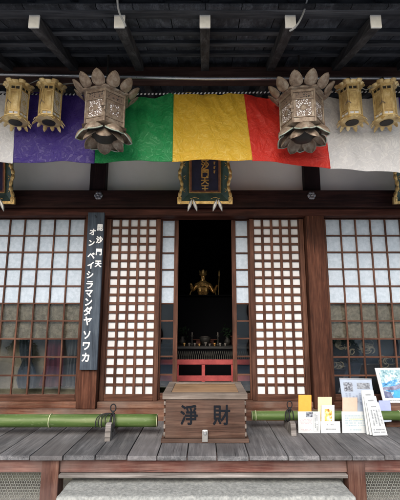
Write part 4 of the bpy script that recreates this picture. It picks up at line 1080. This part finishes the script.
# framed blue picture leaning on the window
L = 3.62
t = thing('framed_picture', 'white framed blue landscape picture leaning against the right window', 'picture', P(400, 410, L))
a = P(383.5, 402.8, L+0.06); b = P(430, 402.8, L+0.06); c = P(424, 367.5, L+0.22); d = P(374.8, 367.8, L+0.22)
slab(a, b, c, d, 0.012, 'frame', 'card', t, 0.003)
def sub_q(a, b, c, d, u0, u1, v0, v1, lift=0.002):
    nrm = (b-a).cross(d-a).normalized()
    f = lambda u, v: a.lerp(b, u).lerp(d.lerp(c, u), v)+nrm*lift
    return f(u0, v0), f(u1, v0), f(u1, v1), f(u0, v1)
pq = sub_q(a, b, c, d, 0.06, 0.95, 0.13, 0.93)
part('print', MB().add(list(pq), [(0,1,2,3)]), 'bluepic', t)
def poly_on(qd, uv, name, mat, parent, lift):
    a, b, c, d = qd; nrm = (b-a).cross(d-a).normalized()
    return part(name, MB().add([a.lerp(b, u).lerp(d.lerp(c, u), v)+nrm*lift for u, v in uv], [tuple(range(len(uv)))]), mat, parent)
poly_on(pq, [(0.0, 0.52), (0.12, 0.56), (0.25, 0.6), (0.42, 0.70), (0.6, 0.82), (0.7, 1.0), (0.0, 1.0)], 'printed_trees', mottled('pale_printed_foliage', (0.06, 0.17, 0.22), (0.28, 0.42, 0.46), 34, 0.4, 0, c3=(0.62, 0.66, 0.62), lo=0.36, hi=0.62), t, 0.0008)
poly_on(pq, [(0.0, 0.36), (0.3, 0.42), (0.6, 0.62), (1.0, 0.85), (1.0, 0.60), (0.55, 0.40), (0.3, 0.28), (0.0, 0.26)], 'printed_slope', mottled('grey_violet_print', (0.09, 0.09, 0.15), (0.26, 0.27, 0.38), 26, 0.4, 0), t, 0.0012)
poly_on(pq, [(0.22, 0.0), (1.0, 0.0), (1.0, 0.42), (0.55, 0.26), (0.24, 0.24)], 'printed_water', mottled('bright_blue_print', (0.02, 0.20, 0.45), (0.06, 0.34, 0.62), 9, 0.4, 0), t, 0.0016)
poly_on(pq, [(0.0, 0.0), (0.2, 0.0), (0.16, 0.20), (0.0, 0.24)], 'printed_rock', mottled('dark_blue_print', (0.05, 0.06, 0.13), (0.18, 0.20, 0.30), 30, 0.4, 0), t, 0.0016)
marks((a,b,c,d), print_lines(0.12, 0.8, 0.045, 0.085, 1, False, 31, 0.9), 'printed_text', 'ink_grey', t, 0.003)
# low stand carrying picture and box, hidden behind the bamboo
sta = part('picture_stand', MB().box(P(383,410,3.7).x, 1.95, CAM_Y+3.66, CAM_Y+3.80, FL+0.001, a.z-0.004), 'sill', bevel=0.003)
tag(sta, 'low wooden stand under the framed blue picture', 'stand')

# ---------------------------------------------------------------- courtyard opposite, seen as reflections
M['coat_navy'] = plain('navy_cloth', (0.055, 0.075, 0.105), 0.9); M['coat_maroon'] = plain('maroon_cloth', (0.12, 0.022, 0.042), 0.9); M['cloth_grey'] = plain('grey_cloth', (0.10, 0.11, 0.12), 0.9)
def silhouette(pxs, mat, label, sd_):  # cloth shapes put behind the glass in place of visitors' reflections
    """stand-in for a reflected visitor, outline given as (row, left, right) in photo pixels, folded cloth with real depth"""
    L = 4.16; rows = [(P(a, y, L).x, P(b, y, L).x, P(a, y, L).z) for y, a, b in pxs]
    t = thing('reflection_shape', label, 'silhouette', ((rows[0][0]+rows[0][1])/2, L-4, rows[-1][2]), 'solid shapes standing in for reflections in the left panes')
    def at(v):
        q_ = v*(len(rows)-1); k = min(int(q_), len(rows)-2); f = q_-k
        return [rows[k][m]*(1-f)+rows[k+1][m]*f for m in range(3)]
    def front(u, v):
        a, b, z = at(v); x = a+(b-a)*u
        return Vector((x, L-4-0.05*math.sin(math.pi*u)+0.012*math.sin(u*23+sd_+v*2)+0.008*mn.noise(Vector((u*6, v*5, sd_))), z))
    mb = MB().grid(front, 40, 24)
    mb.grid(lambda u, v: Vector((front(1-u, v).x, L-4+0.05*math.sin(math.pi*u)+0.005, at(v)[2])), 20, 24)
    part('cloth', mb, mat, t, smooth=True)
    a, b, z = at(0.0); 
    part('shape_band', MB().tube([front(0.35+0.3*k/10, 0.45+0.03*math.sin(k)) + Vector((0, -0.006, 0)) for k in range(11)], 0.006, 6), 'cloth_grey', t)
silhouette([(334, 21, 31), (340, 19, 32), (352, 19, 32.5), (362, 22, 32), (370, 18, 35), (380, 16, 37), (388, 18, 35)], 'coat_navy', 'dark navy shape standing in for a visitor reflected in the left panes', 1.0)
silhouette([(332, 47, 62), (345, 46, 63), (360, 45, 63), (372, 43, 63), (386, 39, 62)], 'coat_maroon', 'dark maroon shape standing in for a visitor reflected in the left panes', 2.3)
silhouette([(334, 70, 79), (350, 68, 79), (368, 67, 78), (386, 65, 78)], 'cloth_grey', 'grey shape standing in for a reflection at the right end of the left window', 4.1)
cw_ = thing('courtyard_building', 'tan plaster and timber building across the courtyard, mirrored in the panes', 'building', (0, -8.6, 0))
part('plaster', MB().box(-9, 9, -8.8, -8.6, 0, 2.2), 'wall_out', cw_)
for x in [k*1.5-9 for k in range(13)]: part('post', MB().box(x-0.07, x+0.07, -8.598, -8.56, 0, 2.2), 'post', cw_)
part('plinth', MB().box(-9, 9, -8.595, -8.52, 0, 0.25), 'stone', cw_)
part('roof', MB().bar((0, -8.3, 2.2), (0, -10.2, 3.1), 18.6, 0.12), 'roof', cw_)
def bush(x, y, r, label):
    rq = random.Random(int(x*10)); t = thing('shrub', label, 'shrub', (x, y, 0), 'shrubs in the courtyard')
    mb = MB()
    for k in range(1500):
        d = Vector((rq.gauss(0,1), rq.gauss(0,1), rq.gauss(0,1))).normalized()*r*(rq.random()**0.35)*(0.8+0.3*mn.noise(Vector((k*.1, x, 0))))
        c_ = Vector((x, y, r*0.95))+Vector((d.x, d.y, d.z*0.9)); a_ = Vector((rq.uniform(-1,1), rq.uniform(-1,1), rq.uniform(-1,1))).normalized()*0.05
        e_ = a_.orthogonal().normalized()*0.022; mb.add([c_-a_, c_+e_, c_+a_, c_-e_], [(0,1,2,3)])
    part('foliage', mb, 'leaf', t); part('stem', MB().tube([(x, y, 0), (x, y, r)], 0.03, 8), 'bark', t)
bush(-5.2, -7.4, 0.5, 'round shrub at the far left of the courtyard'); bush(-2.2, -7.8, 0.38, 'small low shrub left of centre in the courtyard'); bush(4.0, -7.5, 0.55, 'large round shrub at the right of the courtyard')
# cloth added behind the right window to imitate its swirling reflections
pc = thing('reflection_cloth', 'navy cloth with pale curls standing in for reflections in the right panes', 'cloth', (1.75, 0.16, 0.62))
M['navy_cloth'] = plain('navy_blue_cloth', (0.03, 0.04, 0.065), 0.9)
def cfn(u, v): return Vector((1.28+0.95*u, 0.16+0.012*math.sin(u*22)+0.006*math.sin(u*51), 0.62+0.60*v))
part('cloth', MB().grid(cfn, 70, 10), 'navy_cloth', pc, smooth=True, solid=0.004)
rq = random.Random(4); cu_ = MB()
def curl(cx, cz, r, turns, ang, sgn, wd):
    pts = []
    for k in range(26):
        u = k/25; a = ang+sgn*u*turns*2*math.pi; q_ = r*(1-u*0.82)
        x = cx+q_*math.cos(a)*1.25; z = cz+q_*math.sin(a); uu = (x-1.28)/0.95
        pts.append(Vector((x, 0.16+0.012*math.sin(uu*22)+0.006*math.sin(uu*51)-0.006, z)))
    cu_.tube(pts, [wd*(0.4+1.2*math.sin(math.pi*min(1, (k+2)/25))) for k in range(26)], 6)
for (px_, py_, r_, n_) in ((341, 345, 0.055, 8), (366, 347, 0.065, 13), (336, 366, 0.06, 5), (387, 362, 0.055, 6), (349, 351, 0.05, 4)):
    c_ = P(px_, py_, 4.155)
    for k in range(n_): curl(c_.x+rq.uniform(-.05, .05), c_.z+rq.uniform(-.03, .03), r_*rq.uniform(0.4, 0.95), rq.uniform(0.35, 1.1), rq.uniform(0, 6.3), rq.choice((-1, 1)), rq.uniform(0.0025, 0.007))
part('reflection_curls', cu_, plain('pale_reflection_curl', (0.26, 0.25, 0.22), 0.9), pc, smooth=True)

# ---------------------------------------------------------------- light
w = bpy.data.worlds.new('World'); S.world = w; w.use_nodes = True
nt = w.node_tree; bg = nt.nodes['Background']; sky = nt.nodes.new('ShaderNodeTexSky'); sky.sky_type = 'NISHITA'; sky.sun_disc = False
EL, AZ = R(34), R(192)
sky.sun_elevation = EL; sky.sun_rotation = AZ; sky.air_density = 1.0; sky.dust_density = 3.0; sky.ozone_density = 0.7
nt.links.new(sky.outputs[0], bg.inputs[0]); bg.inputs[1].default_value = 0.15
sun = bpy.data.lights.new('sun', 'SUN'); sun.energy = 1.3; sun.angle = R(34); sun.color = (1.0, 0.975, 0.95)
suno = bpy.data.objects.new('sun', sun); C.objects.link(suno)
dv = Vector((math.sin(AZ)*math.cos(EL), math.cos(AZ)*math.cos(EL), math.sin(EL)))
suno.rotation_euler = dv.to_track_quat('Z', 'Y').to_euler(); suno.location = (0, -8, 9)
S.view_settings.view_transform = 'Standard'; S.view_settings.look = 'None'; S.view_settings.gamma = 1; S.view_settings.exposure = 1.0
S.view_settings.use_curve_mapping = False
S.cycles.use_denoising = True
S.cycles.max_bounces = 8; S.cycles.transparent_max_bounces = 12
